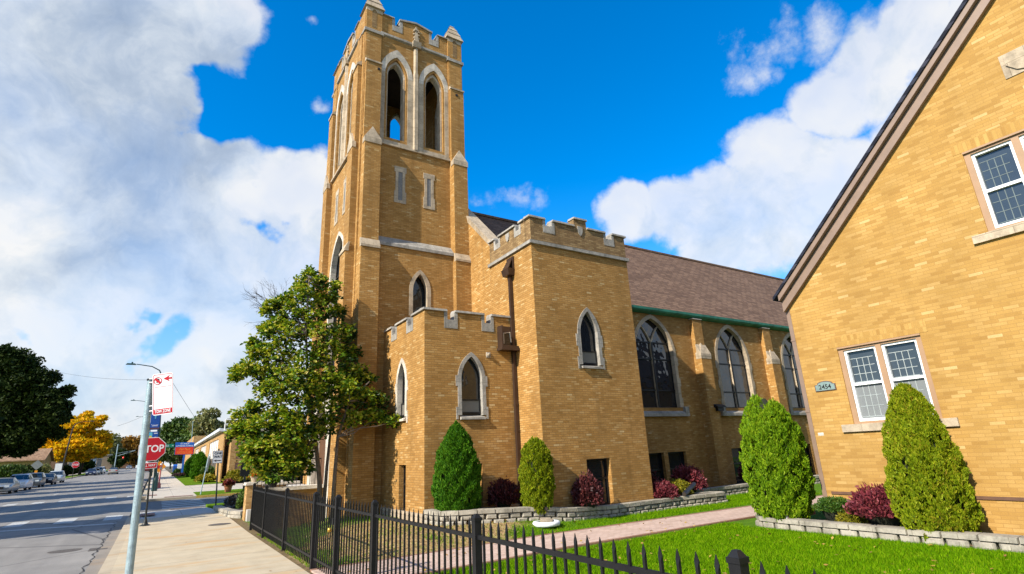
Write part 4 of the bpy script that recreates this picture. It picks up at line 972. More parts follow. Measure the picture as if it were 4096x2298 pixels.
bush('barberry_bush', 'wide crimson barberry in the bed below the house window', 'bush', (13.05,6.15,.1), .5, .62, .80, LEAF['barberry_bright'], 9000, .04, 1.1, seed=14, lift=.45)
bush('box_bush', 'round clipped green bush left of the crimson barberry', 'bush', (13.1,7.2,.1), .36, .42, .58, LEAF['box'], 6500, .026, .0, seed=15, lift=.6)
bush('yellow_bush', 'small brownish yellow bush at the foot of the clipped green bush', 'bush', (12.95,6.85,.1), .2, .26, .42, LEAF['yellow'], 1800, .03, .3, seed=16)
bush('barberry_bush', 'loose purple and yellow barberry at the right edge of the bed', 'bush', (13.1,3.15,.1), .42, .55, 1.0, LEAF['yellow'], 2600, .05, 1.4, seed=17, core=.3)
# downspout extensions, splash ring
def corrugated(name, label, a, b, r, mat_):
    A, B = Vector(a), Vector(b); n = 26; path = [A.lerp(B, i/n) for i in range(n+1)]
    mb = MB(); mb.tube(path, [r*(1+.07*(i%2)) for i in range(n+1)], 12); t = tag(mb.build(name, mat_), label, 'drain pipe')
    mb = MB(); mb.tube([A, A+(A-B).normalized()*.012], r*.8, 12); mb.build('opening', M['dark'], t); return t
M['pipe_black'] = simple('black_corrugated_plastic', (.02,.021,.025), .4, .2, 8)
corrugated('drain_pipe', 'black corrugated drain pipe lying by the yellow shrub on the wall', (14.9,13.1,.4), (16.15,13.7,.62), .075, M['pipe_black'])
corrugated('drain_pipe', 'black drain pipe pointing over the wall at the splash ring', (9.05,12.78,.50), (9.35,13.12,.56), .06, M['pipe_black'])
mb = MB(); P = [(12.7,8.15,.235),(13.35,7.9,.33)]
mb.hexa([(12.62,8.12,.21),(12.69,8.26,.21),(13.40,8.0,.26),(13.34,7.84,.26)],[(12.63,8.12,.29),(12.69,8.26,.29),(13.40,8.0,.35),(13.34,7.84,.35)])
dp = tag(mb.build('drain_pipe', simple('brown_downspout_metal', (.16,.09,.08), .5, .3, 30, bump=.5)), 'brown rectangular downspout end lying on the house bed wall', 'drain pipe')
mb = MB(); mb.hexa([(12.60,8.12,.205),(12.67,8.27,.205),(12.69,8.26,.21),(12.62,8.12,.21)],[(12.61,8.12,.295),(12.67,8.27,.295),(12.69,8.26,.29),(12.63,8.12,.29)]); mb.build('opening', M['frame_white'], dp)
rg_ = thing('splash_ring', 'white round concrete ring lying on the lawn with pale stones inside', 'splash ring', (8.9,12.6,.12))
mb = MB(); mb.lathe((8.9,12.6,.10), [(.30,.0),(.36,.01),(.37,.08),(.34,.115),(.26,.115),(.23,.08),(.22,.02)], 28); mb.build('ring', simple('white_painted_concrete', (.68,.70,.70), .7, .12, 6), rg_, smooth=True)
mb = MB(); mb.prism([(8.71,12.51,.23),(8.95,12.43,.22),(9.13,12.59,.24),(9.05,12.75,.28),(8.8,12.75,.30)], (0,0,-.1)); mb.build('stone_slab', M['stone'], rg_)
# ------------------------------------------------------------------ trees
def limb(mb, a, b, r0, r1, wob=.08, n=6, seg=7):
    A, B = Vector(a), Vector(b); path = []; rs = []
    for i in range(n+1):
        t = i/n; p = A.lerp(B, t); L = (B-A).length
        if 0 < i < n: p = p+Vector((RNG.normal(),RNG.normal(),RNG.normal()*.4))*wob*L*.35
        path.append(p); rs.append(r0+(r1-r0)*t)
    mb.tube(path, rs, seg); return path
def big_leaves(P, D, L, W, rg):     # folded oval leaves: two quads sharing the midrib
    n = len(P); side = unit(np.cross(D, unit(rg.normal(size=(n,3))+np.array([0,0,1.2])))); nrm = np.cross(side, D)
    L = L[:,None]; W = W[:,None]
    droop = nrm*L*.10
    b = P; m1 = P+D*L*.5+droop; tip = P+D*L-droop*1.3
    l1 = P+D*L*.42+side*W+nrm*W*.35; r1 = P+D*L*.42-side*W+nrm*W*.35
    l2 = P+D*L*.74+side*W*.8+nrm*W*.25-droop*.4; r2 = P+D*L*.74-side*W*.8+nrm*W*.25-droop*.4
    V = np.stack([b,l1,l2,tip,m1,r1,r2],1).reshape(-1,3); o = (np.arange(n)*7)[:,None]
    F = np.concatenate([o+np.array([[0,4,1,1]]), ], 0)
    F = np.concatenate([o+np.array([[0,1,2,4]]), o+np.array([[4,2,3,3]]), o+np.array([[0,4,6,5]]), o+np.array([[4,3,6,6]])], 0)
    return V, F
LEAF['magnolia'] = leafmat('magnolia_leaf', [(.10,(.03,.085,.004)),(.34,(.09,.19,.008)),(.52,(.22,.31,.012)),(.72,(.42,.43,.03)),(.90,(.52,.42,.09)),(1,(.34,.20,.07))], .42, .45, .3)
LEAF['magnolia_shade'] = leafmat('magnolia_shaded_leaf', [(.15,(.010,.032,.003)),(.6,(.030,.075,.006)),(.95,(.09,.13,.012))], .25, .45, .3)  # darker copy for leaves facing away from the sun, shade put into colour
def tri_mesh(name, V, F, mats, parent):       # quads whose 3rd and 4th corners coincide become triangles
    me = bpy.data.meshes.new(name); off = np.array(parent_origin(parent)) if parent else 0
    fs = [tuple(f) if f[2] != f[3] else tuple(f[:3]) for f in F.tolist()]
    me.from_pydata((V-off).tolist(), [], fs); me.materials.append(mats); me.update()
    return link(name, me, parent)
tree = thing('magnolia_tree', 'leafy yellow green tree with several grey stems growing behind the fence by the tower', 'tree', (4.45,17.7,.2))
rg = np.random.default_rng(21)
D_ = 1.59
def tp3(dx, dy, y): return np.array(ony(dx*D_, dy*D_, y))
mb = MB()
stems = [[(806,1312,17.2),(804,1210,17.2),(795,1120,17.2),(775,980,17.1),(770,840,17.1),(778,700,17.1)],
         [(812,1312,17.25),(822,1180,17.3),(832,1080,17.4),(835,960,17.5),(820,860,17.5)],
         [(835,1312,17.1),(842,1200,17.0),(850,1100,16.9),(880,1010,16.7),(930,960,16.5)]]
for st,r in zip(stems, (.085,.06,.075)):
    st = [(a,b,c_+.5) for a,b,c_ in st]; pts = [tp3(*q) for q in st]; mb.tube(pts, [r*(1-.75*i/(len(pts)-1)) for i in range(len(pts))], 9)
DYC = .85
clus = [  # display x, y, depth y, radius (display px), weight
 (778,690,17.1,16),(760,712,17.1,18),(800,715,17.0,22),(842,724,17.1,14),(835,752,17.2,16),(755,742,17.0,30),(800,755,17.1,40),(720,760,17.0,22),(688,768,17.0,16),(675,785,17.0,14),(735,790,16.8,36),(790,800,17.2,48),(850,790,17.2,24),
 (700,815,16.8,26),(668,835,16.9,22),(640,862,16.9,16),(720,850,16.6,44),(790,850,17.0,52),(850,850,17.2,40),(880,838,17.2,16),(650,885,16.7,24),(690,890,16.6,40),(760,905,16.6,52),(830,900,17.0,52),(880,890,17.2,26),
 (605,938,16.8,20),(630,928,16.7,24),(595,952,16.8,12),(660,940,16.6,38),(720,955,16.4,52),(790,965,16.6,56),(850,955,16.9,44),(900,938,17.0,26),(925,955,16.8,18),(690,985,16.4,40),(740,1015,16.4,50),(810,1030,16.6,46),(875,1005,16.6,42),(920,1000,16.5,30),(950,1015,16.4,24),
 (845,960,16.2,24),(880,975,16.1,24),(800,985,16.1,22),(965,1050,16.2,18),(990,1062,16.1,16),(1003,1068,16.1,9),(930,1050,16.4,24),(890,1060,16.6,26),
 (612,1045,16.7,20),(640,1030,16.6,22),(598,1075,16.7,16),(585,1095,16.7,12),(620,1090,16.5,28),(660,1070,16.4,36),(700,1060,16.4,40),(650,1120,16.3,32),(690,1120,16.3,38),(740,1090,16.3,46),(780,1100,16.5,36),(620,1135,16.5,18),(640,1165,16.3,22),(680,1165,16.2,28),(720,1160,16.2,36),(760,1140,16.2,30),(670,1195,16.2,16),(730,1192,16.2,18),(770,1175,16.2,18),(745,1060,16.2,30),(820,1070,16.7,28)]
PXM = {}
Ps, Ds, Ls, Ws, shade_side = [], [], [], [], []
for i,(dx,dy,y,r) in enumerate(clus):
    y = y+DYC+.15*math.sin(i*2.1); c = tp3(dx,dy,y)
    depth = float(np.dot(c-np.array([0,0,HC]), FW)); R = r*D_*depth/FPX
    nt = max(7, int(r*1.55))           # twigs, each ending in a whorl
    for k in range(nt):
        d = unit(rg.normal(size=(1,3))+np.array([[-.15,-.15,.25]]))[0]
        e = c+d*np.array([R,R*1.6,R*.8])*rg.random()**.4
        for w in range(rg.integers(7,11)):
            a = rg.random()*2*np.pi; v = np.array([math.cos(a), math.sin(a), rg.normal()*.45+.12]); v = v/np.linalg.norm(v)
            v = v*.8+d*.35; v /= np.linalg.norm(v)
            Ps.append(e+rg.normal(size=3)*.05); Ds.append(v); Ls.append(.10+.06*rg.random()); Ws.append(.031+.014*rg.random())
            shade_side.append(np.dot(e-c, np.array([-.8,-.3,.6]))/R < -.05)  # side of the cluster turned from the sun gets the darker leaf
    if r > 14:
        b = min(stems, key=lambda st: min(np.linalg.norm(tp3(*q)-c) for q in st)); bp = min([tp3(*q) for q in b[2:]] if len(b) > 4 else [tp3(*q) for q in b], key=lambda q: np.linalg.norm(q-c)+max(0,q[2]-c[2])*2)
        limb(mb, bp, c, .02, .006, .12, 4, 5)
Ps, Ds, Ls, Ws, shade_side = map(np.array, (Ps,Ds,Ls,Ws,shade_side))
for msk,mn in ((~shade_side,'magnolia'),(shade_side,'magnolia_shade')):
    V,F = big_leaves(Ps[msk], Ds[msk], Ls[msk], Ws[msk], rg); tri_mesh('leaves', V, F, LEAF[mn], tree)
mb.build('trunk', LEAF['bark'], tree, smooth=True)
def crown(name, t, blobs, n, leaf, mat_, rg, flat=.75, droop=0, hollow=.55):
    "leaf clumps spread through a group of ellipsoids (x, y, z, radius)"
    w = np.array([b[3]**2 for b in blobs]); idx = rg.choice(len(blobs), n, p=w/w.sum()); B = np.array(blobs)[idx]
    d = unit(rg.normal(size=(n,3))); rr = hollow+(1-hollow)*rg.random(n)**.6
    k = 1+.18*np.sin(d[:,0]*7+B[:,0])*np.sin(d[:,1]*6+B[:,1])+.12*np.sin(d[:,2]*13+B[:,2])
    P = B[:,:3]+d*(B[:,3]*rr*k)[:,None]*np.array([1,1,flat])
    ax = unit(d*.5+rg.normal(size=(n,3))+np.array([0,0,-droop])); sd = unit(np.cross(ax, rg.normal(size=(n,3))))
    s = leaf*(.55+.9*rg.random(n))[:,None]
    V,F = quads_from(P, ax*s, sd*s*.55); return np_mesh(name, V, F, mat_, t)
def far_tree(name, label, x, y, h, r, trunk_h, mat_, n, leaf, seed, blobs=None, tr=.22, group=None, bark='bark_dark', hollow=.35, flat=.8):
    z = g(y); t = thing(name, label, 'tree', (x,y,z), group); rg = np.random.default_rng(seed)
    if blobs is None:
        blobs = []
        for i in range(11):
            a = rg.random()*6.28; q = rg.random()**.5*r*.62; zz = trunk_h+(h-trunk_h)*(.18+.64*rg.random()); k = 1-.45*abs((zz-trunk_h)/(h-trunk_h)-.45)
            blobs.append((x+q*math.cos(a)*k, y+q*math.sin(a)*k, z+zz, r*(.36+.2*rg.random())))
        blobs.append((x,y,z+h-r*.34,r*.36)); blobs.append((x,y,z+(h+trunk_h)/2,r*.6))
    crown('crown', t, blobs, n, leaf, mat_, rg, flat, hollow=hollow)
    mb = MB(); top = z+trunk_h+(h-trunk_h)*.5
    limb(mb, (x,y,z-.1), (x+.1*r*rg.normal(),y,top), tr, tr*.35, .04, 6, 8)
    for b in blobs[:9]: limb(mb, (x,y,z+trunk_h*.85+rg.random()*trunk_h*.3), (b[0],b[1],b[2]-.1*b[3]), tr*.42, .03, .08, 5, 5)
    mb.build('trunk', LEAF[bark], t, smooth=True); return t
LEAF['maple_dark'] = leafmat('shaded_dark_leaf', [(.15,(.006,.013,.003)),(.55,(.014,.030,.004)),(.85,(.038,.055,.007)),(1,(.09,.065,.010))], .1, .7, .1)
LEAF['locust_gold'] = leafmat('golden_locust_leaf', [(.12,(.20,.21,.010)),(.4,(.60,.42,.010)),(.7,(.85,.46,.010)),(1,(.88,.42,.02))], .5, .6, .1)
LEAF['orange'] = leafmat('rust_orange_leaf', [(.15,(.10,.075,.015)),(.5,(.24,.13,.02)),(.9,(.40,.20,.03))], .25)
LEAF['green_a'] = leafmat('mid_green_leaf', [(.15,(.025,.06,.010)),(.5,(.07,.13,.018)),(.9,(.15,.20,.03))], .25)
LEAF['green_b'] = leafmat('deep_green_leaf', [(.15,(.015,.04,.008)),(.5,(.04,.085,.012)),(.9,(.09,.13,.02))], .2)
LEAF['olive'] = leafmat('pale_olive_leaf', [(.15,(.09,.11,.035)),(.5,(.19,.20,.07)),(.9,(.30,.28,.12))], .25)
# big dark tree over the left pavement
bl = []
for (px,py,dy,r) in ((60,1480,2,4.2),(160,1530,0,3.4),(225,1600,-1,2.6),(262,1625,-2,1.7),(20,1560,3,4.5),(120,1630,1,4.0),(190,1680,0,3.0),(60,1700,2,3.8),(250,1660,-2,1.3),(140,1745,0,2.6),(30,1770,1,2.8),(-60,1500,4,5),(-120,1650,3,5),(110,1455,0,2.6),(285,1640,-2,.9),(215,1725,-1,1.6),(175,1770,0,1.3),(90,1790,1,1.3)):
    p = ony(px,py,88+dy); bl.append((p[0]-.9,p[1],p[2],r*.78))
for i in range(46):
    b_ = bl[i%18]; a_, c_ = RNG.random()*6.28, RNG.random()*2-1; bl.append((b_[0]+b_[3]*1.0*math.cos(a_), b_[1]+b_[3]*.6*math.sin(a_), b_[2]+b_[3]*.85*c_, .55+.5*RNG.random()))
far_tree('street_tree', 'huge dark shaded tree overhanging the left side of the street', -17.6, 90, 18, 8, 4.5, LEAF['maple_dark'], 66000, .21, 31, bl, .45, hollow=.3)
bl = []
for (px,py,dy,r) in ((330,1720,0,4.2),(385,1700,0,3.2),(270,1760,0,4.0),(430,1750,0,3.0),(335,1790,-2,5.0),(235,1800,0,3.0),(395,1800,-2,3.8),(290,1825,-2,3.0),(440,1790,0,2.2),(225,1830,-2,2.0),(360,1830,-1,2.6),(420,1815,0,2.0),(375,1672,1,1.6),(462,1775,0,1.2),(310,1690,1,2.4)):
    p = ony(px,py,168+dy); bl.append((p[0]-1.6,p[1],p[2]+.3,r*.86))
for i in range(40):
    b_ = bl[i%15]; a_, c_ = RNG.random()*6.28, RNG.random()*2-1; bl.append((b_[0]+b_[3]*.95*math.cos(a_), b_[1]+b_[3]*.6*math.sin(a_), b_[2]+b_[3]*.6*c_, .7+.6*RNG.random()))
far_tree('street_tree', 'golden yellow autumn tree beside the far left stop sign', -15.0, 168, 15, 7, 4.2, LEAF['locust_gold'], 30000, .36, 33, bl, .32, hollow=.45, flat=.55)
far_tree('street_tree', 'rust orange tree at the far end of the street behind the traffic signal', -8.5, 330, 13.5, 8.5, 3, LEAF['orange'], 8000, .7, 34)
far_tree('street_tree', 'pale yellow thin tree beyond the golden tree', -19.5, 320, 15, 6.5, 3, LEAF['olive'], 4500, .6, 35, hollow=.5)
far_tree('street_tree', 'orange brown tree nearest the far road end on the right of the signal', -1.5, 345, 11.5, 6.5, 3, LEAF['orange'], 6000, .7, 36)
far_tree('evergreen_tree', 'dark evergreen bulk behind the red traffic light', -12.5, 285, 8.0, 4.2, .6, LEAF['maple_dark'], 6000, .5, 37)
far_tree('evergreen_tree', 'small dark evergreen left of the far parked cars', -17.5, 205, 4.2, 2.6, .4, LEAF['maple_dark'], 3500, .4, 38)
# trees behind the school
far_tree('garden_tree', 'dense deep green tree standing over the far pavement behind the school sign', 4.6, 176, 14.0, 6.2, 2.2, LEAF['green_b'], 14000, .45, 41)
far_tree('garden_tree', 'mid green bushy tree above the school roof', 9.5, 165, 13.2, 5.5, 2.5, LEAF['green_a'], 12000, .42, 42)
far_tree('garden_tree', 'tall wispy pale tree rising highest over the school roof', 10.2, 150, 14.2, 4.4, 4, LEAF['olive'], 5200, .34, 43, hollow=.6, bark='bark')
far_tree('garden_tree', 'airy pale olive tree right of the flagpole behind the school', 13.6, 130, 11.0, 4.0, 3, LEAF['olive'], 5200, .32, 44, hollow=.6, bark='bark')
far_tree('garden_tree', 'low leafy green tree over the mailboxes beyond the school sign', 5.0, 150, 7.5, 3.4, 1.0, LEAF['green_b'], 8000, .36, 45)
far_tree('garden_tree', 'green tree top showing right of the airy tree', 18.5, 120, 9.0, 3.6, 2, LEAF['green_a'], 5000, .32, 46)
far_tree('garden_tree', 'bushy dark shrub tree hanging over the far pavement edge', 3.9, 205, 9.5, 4.2, .8, LEAF['green_b'], 7000, .45, 47)
far_tree('garden_tree', 'hazy green tree at the far end of the right pavement', 3.0, 300, 13, 7, 2, LEAF['green_a'], 5000, .7, 48)
# dark leafy shrub and the bare tree by the tower
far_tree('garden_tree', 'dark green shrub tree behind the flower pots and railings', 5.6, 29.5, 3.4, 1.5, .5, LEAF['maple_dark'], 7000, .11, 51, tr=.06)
bare = thing('bare_tree', 'bare leafless branches showing behind the leafy tree left of the tower', 'tree', (4.6,30,g(30)))
mb = MB(); rg = np.random.default_rng(5)
def branch(a, d, L, r, lev):
    b = a+d*L; limb(mb, a, b, r, r*.6, .10, 4, 5)
    if lev == 0: return
    for k in range(3 if lev > 1 else 4):
        nd = d+rg.normal(size=3)*.42; nd /= np.linalg.norm(nd); branch(a+d*L*(.45+.55*rg.random()), nd, L*(.55+.2*rg.random()), r*.55, lev-1)
root = np.array([4.9,30,g(30)]); top = np.array(tp3(715,812,30)); limb(mb, root, top, .09, .05, .05, 6, 6)
for q in ((630,748),(652,738),(680,735),(650,805),(700,745),(662,780)):
    e = np.array(tp3(*q, 30)); d = e-top; L = np.linalg.norm(d); branch(top, d/L, L*.72, .022, 3)
mb.build('branches', LEAF['bark_dark'], bare)
# trees and a house out of the frame on the left whose shade falls on the road
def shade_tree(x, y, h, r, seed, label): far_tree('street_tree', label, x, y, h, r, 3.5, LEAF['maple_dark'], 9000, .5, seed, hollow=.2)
for i,(x,y,h,r) in enumerate(((-17,27,13,4.6),(-16.5,35,14.5,4.4),(-17.5,44,12,3.8),(-17,55,13,4.0),(-17,66,12.5,3.4),(-17.3,77,12,3.2))):
    shade_tree(x, y, h, r, 60+i, ['leafy street tree nearest the camera on the far kerb left of the frame','second leafy tree along the left pavement','third leafy tree along the left pavement, lower crown','fourth leafy tree along the left pavement','fifth leafy tree along the left pavement','leafy tree just before the huge dark tree'][i])
# ------------------------------------------------------------------ signs and poles
M['galv'] = simple('galvanised_steel', (.33,.42,.44), .45, .25, 14, .35, .5, bump=.3)
M['sign_white'] = simple('sign_white', (.80,.80,.80), .45, .03, 4)
M['sign_red'] = simple('sign_red', (.50,.006,.016), .4, .06, 5)
M['sign_back'] = simple('bare_aluminium', (.30,.31,.32), .45, .1, 9, .6)
M['sign_green'] = simple('sign_green', (.006,.22,.12), .4, .08, 5)
M['sign_orange'] = simple('warning_orange', (.75,.28,.01), .5, .08, 5)
M['pole_black'] = simple('black_pole_paint', (.016,.019,.018), .45, .25, 7)
M['pole_green'] = simple('dark_green_pole_paint', (.012,.045,.042), .4, .25, 7)
M['blue'] = simple('banner_blue', (.008,.07,.32), .6, .15, 2)
M['blue_sign'] = simple('sign_blue', (.01,.10,.42), .5, .08, 3)
M['cyan'] = simple('banner_cyan', (.10,.42,.55), .6, .1, 4)
M['led_red'] = simple('led_board_red', (.62,.035,.008), .6, .2, 30)
M['led_text'] = simple('led_board_letters', (.85,.28,.03), .5, .1, 20)
class Sgn:           # a flat sign: centre c, right u, up v
    def __init__(s, c, u, v): s.c, s.u, s.v = Vector(c), Vector(u).normalized(), Vector(v).normalized(); s.n = s.u.cross(s.v)
    def p(s, a, b, d=0): return tuple(s.c+s.u*a+s.v*b+s.n*d)
    def poly(s, mb, pts, d0, d1): mb.prism([s.p(a,b,d1) for a,b in pts], s.n*(d0-d1))
    def rect(s, w, h, r=0, n=5):
        if not r: return [(-w/2,-h/2),(w/2,-h/2),(w/2,h/2),(-w/2,h/2)]
        L = []
        for cx,cy,a0 in ((w/2-r,-h/2+r,-90),(w/2-r,h/2-r,0),(-w/2+r,h/2-r,90),(-w/2+r,-h/2+r,180)):
            for k in range(n+1): t = rad(a0+90*k/n); L.append((cx+r*math.cos(t), cy+r*math.sin(t)))
        return L
    def text(s, name, txt, size, mat_, par, a, b, d, **kw): return text_mesh(name, txt, size, mat_, par, s.p(a,b,d), s.u, s.v, depth=.0015, **kw)
def ring_poly(mb, s, pts, k, d0, d1):      # outline of a polygon
    q = [(a*k[0], b*k[1]) for a,b in pts]; n = len(pts)
    for i in range(n):
        j = (i+1)%n; mb.hexa([s.p(*pts[i],d0),s.p(*pts[j],d0),s.p(*q[j],d0),s.p(*q[i],d0)],[s.p(*pts[i],d1),s.p(*pts[j],d1),s.p(*q[j],d1),s.p(*q[i],d1)])
# ---- no parking sign on the leaning galvanised pole
YN = 6.3
b0 = ony(517,2298,YN); t0 = ony(605,1519,YN); dirv = Vector(t0)-Vector(b0)
foot = Vector(b0)-dirv*(b0[2]/dirv.z)
np_ = thing('no_parking_sign', 'white NO PARKING tow zone sign on a leaning pale galvanised pole', 'street sign', (foot.x,YN,0))
mb = MB(); mb.tube([foot-Vector((0,0,.2)), Vector(t0)], [.0325,.0305], 16); mb.build('pole', M['galv'], np_, smooth=False)
mb = MB(); mb.tube([Vector(t0)-dirv.normalized()*.01, Vector(t0)+dirv.normalized()*.006], .036, 16); mb.build('pole_cap', M['frame_dark'], np_)
tl, tr_, br_, bl_ = (ony(708,1497,YN), None, None, None)
A = Vector(ony(619,1499,YN-.07)); B = Vector(ony(697,1487,YN-.13)); Cc = Vector(ony(688,1655,YN-.13)); Dd = Vector(ony(600,1665,YN-.07))
c = (A+B+Cc+Dd)/4; u = (B-A+Cc-Dd)/2; v = (A-Dd+B-Cc)/2; v = v-u*(v.dot(u)/u.length_squared)
s = Sgn(c, u, v); w_, h_ = u.length, v.length
rc = s.rect(w_, h_, .022)
mb = MB(); s.poly(mb, rc, -.002, .001); plate = mb.build('sign_plate', M['sign_white'], np_)
mb = MB(); s.poly(mb, s.rect(w_*.999, h_*.999, .022), -.004, -.0021); mb.build('sign_back', M['sign_back'], plate)
mb = MB(); q = s.rect(w_*.92, h_*.955, .015); ring_poly(mb, s, q, (.965,.98), .001, .0022); mb.build('border', M['sign_red'], plate)
mb = MB(); s.poly(mb, [(-w_*.455,-h_*.475),(w_*.455,-h_*.475),(w_*.455,-h_*.36),(-w_*.455,-h_*.36)], .001, .0024); mb.build('red_band', M['sign_red'], plate); mb = MB()
s.poly(mb, [(-w_*.38,h_*.17),(w_*.40,h_*.17),(w_*.40,h_*.177),(-w_*.38,h_*.177)], .001, .0022); mb.build('divider_line', M['sign_red'], plate)
s.text('lettering', 'TOW ZONE', h_*.10, M['sign_white'], plate, .0, -h_*.42, .003, bold=.02, sx=.62)
mb = MB(); cr = (-w_*.24, h_*.325); R0, R1 = w_*.2, w_*.172
pts = [(math.cos(t),math.sin(t)) for t in np.linspace(0,2*math.pi,29)]
for (a,b),(a2,b2) in zip(pts, pts[1:]): mb.hexa([s.p(cr[0]+a*R0,cr[1]+b*R0,.001),s.p(cr[0]+a2*R0,cr[1]+b2*R0,.001),s.p(cr[0]+a2*R1,cr[1]+b2*R1,.001),s.p(cr[0]+a*R1,cr[1]+b*R1,.001)],[s.p(cr[0]+a*R0,cr[1]+b*R0,.0042),s.p(cr[0]+a2*R0,cr[1]+b2*R0,.0042),s.p(cr[0]+a2*R1,cr[1]+b2*R1,.0042),s.p(cr[0]+a*R1,cr[1]+b*R1,.0042)])
k = R1*.74; e = .007; s.poly(mb, [(cr[0]-k-e,cr[1]+k-e),(cr[0]+k-e,cr[1]-k-e),(cr[0]+k+e,cr[1]-k+e),(cr[0]-k+e,cr[1]+k+e)], .003, .0045)
a0, a1, yb = w_*.06, w_*.43, h_*.36
s.poly(mb, [(a0+.03,yb-.008),(a1,yb-.008),(a1,yb+.008),(a0+.03,yb+.008)], .001, .0024)
s.poly(mb, [(a0-.005,yb),(a0+.05,yb-.030),(a0+.034,yb),(a0+.05,yb+.030)], .001, .0025)
mb.build('symbol', M['sign_red'], plate)
s.text('letter', 'P', R1*1.75, M['black_paint'], plate, cr[0], cr[1], .0022, bold=.02)
for f in (.40,.31,-.26,-.38):
    mb = MB(); p = s.c-s.u*(w_/2+.0)+s.v*(f*h_)-s.n*.03; mb.tube([p-s.u*.035, p+s.u*.03], .012, 8); mb.build('bracket', M['sign_back'], np_)
# ---- stop sign
st = thing('stop_sign', 'red STOP sign with an ALL WAY plate on a black post at the near corner', 'street sign', (-.13,25.23,g(25.23)))
Y = 25.23; z0 = g(Y)
mb = MB(); mb.tube([(-.08,Y,z0+.02),(-.18,Y+.02,z0+3.05)], [.034,.034], 10); mb.lathe((-.08,Y,z0), [(.17,0),(.17,.02),(.10,.05),(.07,.10),(.045,.2),(.04,.24)], 16); mb.build('post', M['pole_black'], st)
s = Sgn((-.19,Y-.06,2.735), (1,.05,.045), (-.03,0,1))
r = .43; oc = [(r/math.cos(rad(22.5))*math.cos(rad(22.5+45*k)), r/math.cos(rad(22.5))*math.sin(rad(22.5+45*k))) for k in range(8)]
mb = MB(); s.poly(mb, oc, -.004, .0); pl_ = mb.build('sign_plate', M['sign_white'], st)
mb = MB(); s.poly(mb, [(a*.95,b*.95) for a,b in oc], 0, .004); mb.build('red_face', M['sign_red'], pl_)
s.text('lettering', 'STOP', .36, M['sign_white'], pl_, 0, 0, .006, bold=.02, sx=.86)
s2 = Sgn((-.22,Y-.06,2.145), (1,.05,.045), (-.03,0,1))
mb = MB(); s2.poly(mb, s2.rect(.52,.22,.03), -.003, 0); p2 = mb.build('all_way_plate', M['sign_white'], st)
mb = MB(); s2.poly(mb, s2.rect(.485,.185,.02), 0, .003); mb.build('red_face', M['sign_red'], p2)
s2.text('lettering', 'ALL WAY', .12, M['sign_white'], p2, 0, 0, .005, bold=.015, sx=.8)
# ---- one way sign
Y = 32.2; ow = thing('one_way_sign', 'white ONE WAY sign with a black left arrow on a thin black post', 'street sign', (2.76,Y,g(Y)))
mb = MB(); mb.tube([(2.76,Y,g(Y)-.15),(2.62,Y+.03,2.85)], .034, 8); mb.build('post', M['pole_black'], ow)
s = Sgn((2.60,Y-.05,2.455), (1,.03,.02), (-.04,0,1)); mb = MB(); s.poly(mb, s.rect(.45,.62,.04), -.004, 0); pl_ = mb.build('sign_plate', M['sign_white'], ow)
mb = MB(); ring_poly(mb, s, s.rect(.43,.60,.03), (.94,.955), 0, .003)
s.poly(mb, [(-.06,-.195),(.17,-.195),(.17,-.155),(-.06,-.155)], 0, .003); s.poly(mb, [(-.18,-.175),(-.05,-.235),(-.075,-.175),(-.05,-.115)], 0, .0032); mb.build('symbol', M['black_paint'], pl_)
s.text('lettering', 'ONE', .17, M['black_paint'], pl_, .01, .18, .003, bold=.018, sx=.95); s.text('lettering', 'WAY', .17, M['black_paint'], pl_, .01, .01, .003, bold=.018, sx=.95)
# ---- leaning sign seen edge on, beyond the side road
Y = 43.7; ls = thing('leaning_sign', 'thin leaning steel post with a narrow edge-on sign in the far grass verge', 'street sign', (2.75,Y,g(Y)))
mb = MB(); mb.tube([(2.75,Y,g(Y)-.1),(3.0,Y+.1,2.85)], .035, 8); mb.build('post', M['galv'], ls)
s = Sgn((3.02,Y-.05,2.2), (.25,1,0), (.09,0,1)); mb = MB(); s.poly(mb, s.rect(.4,1.0,.03), -.006, .006); mb.build('sign_plate', M['sign_back'], ls)
# ---- street lamps
def lamp(name, label, x, y, top, lean, arm, mat_, base=True, group=None, rb=.10, side=-1, banners=False):
    z = g(y); t = thing(name, label, 'street lamp', (x,y,z), group)
    mb = MB(); mb.tube([(x,y,z),(x+lean*.5,y,(z+top)/2),(x+lean,y,top-.9)], [rb,rb*.85,rb*.62], 10)
    if base: mb.lathe((x,y,z), [(.21,0),(.21,.1),(.19,.8),(.15,.95),(.12,1.1),(.105,1.35)], 10)
    mb.build('pole', mat_, t)
    mb = MB(); px, pz = x+lean, top-.95
    mb.tube([(px,y,pz),(px+side*.25,y,pz+.5),(px+side*.8,y,pz+.8),(px+side*arm,y,pz+.95)], [.05,.045,.04,.035], 8); mb.build('arm', mat_, t)
    hx = px+side*arm; mb = MB(); a,b = sorted((hx,hx+side*.72))
    mb.hexa([(a,y-.14,pz+.89),(b,y-.14,pz+.89),(b,y+.14,pz+.89),(a,y+.14,pz+.89)],[(a+.1,y-.08,pz+1.0),(b-.1,y-.08,pz+1.0),(b-.1,y+.08,pz+1.0),(a+.1,y+.08,pz+1.0)])
    mb.lathe((hx+side*.3,y,pz+1.0), [(.06,0),(.06,.1),(.02,.13)], 8); mb.build('lamp_head', mat_, t)
    return t
L1 = lamp('street_lamp', 'tall dark green street lamp with two blue banners behind the stop sign', .12, 53.7, 10.35, -.55, 1.9, M['pole_green'], rb=.125)
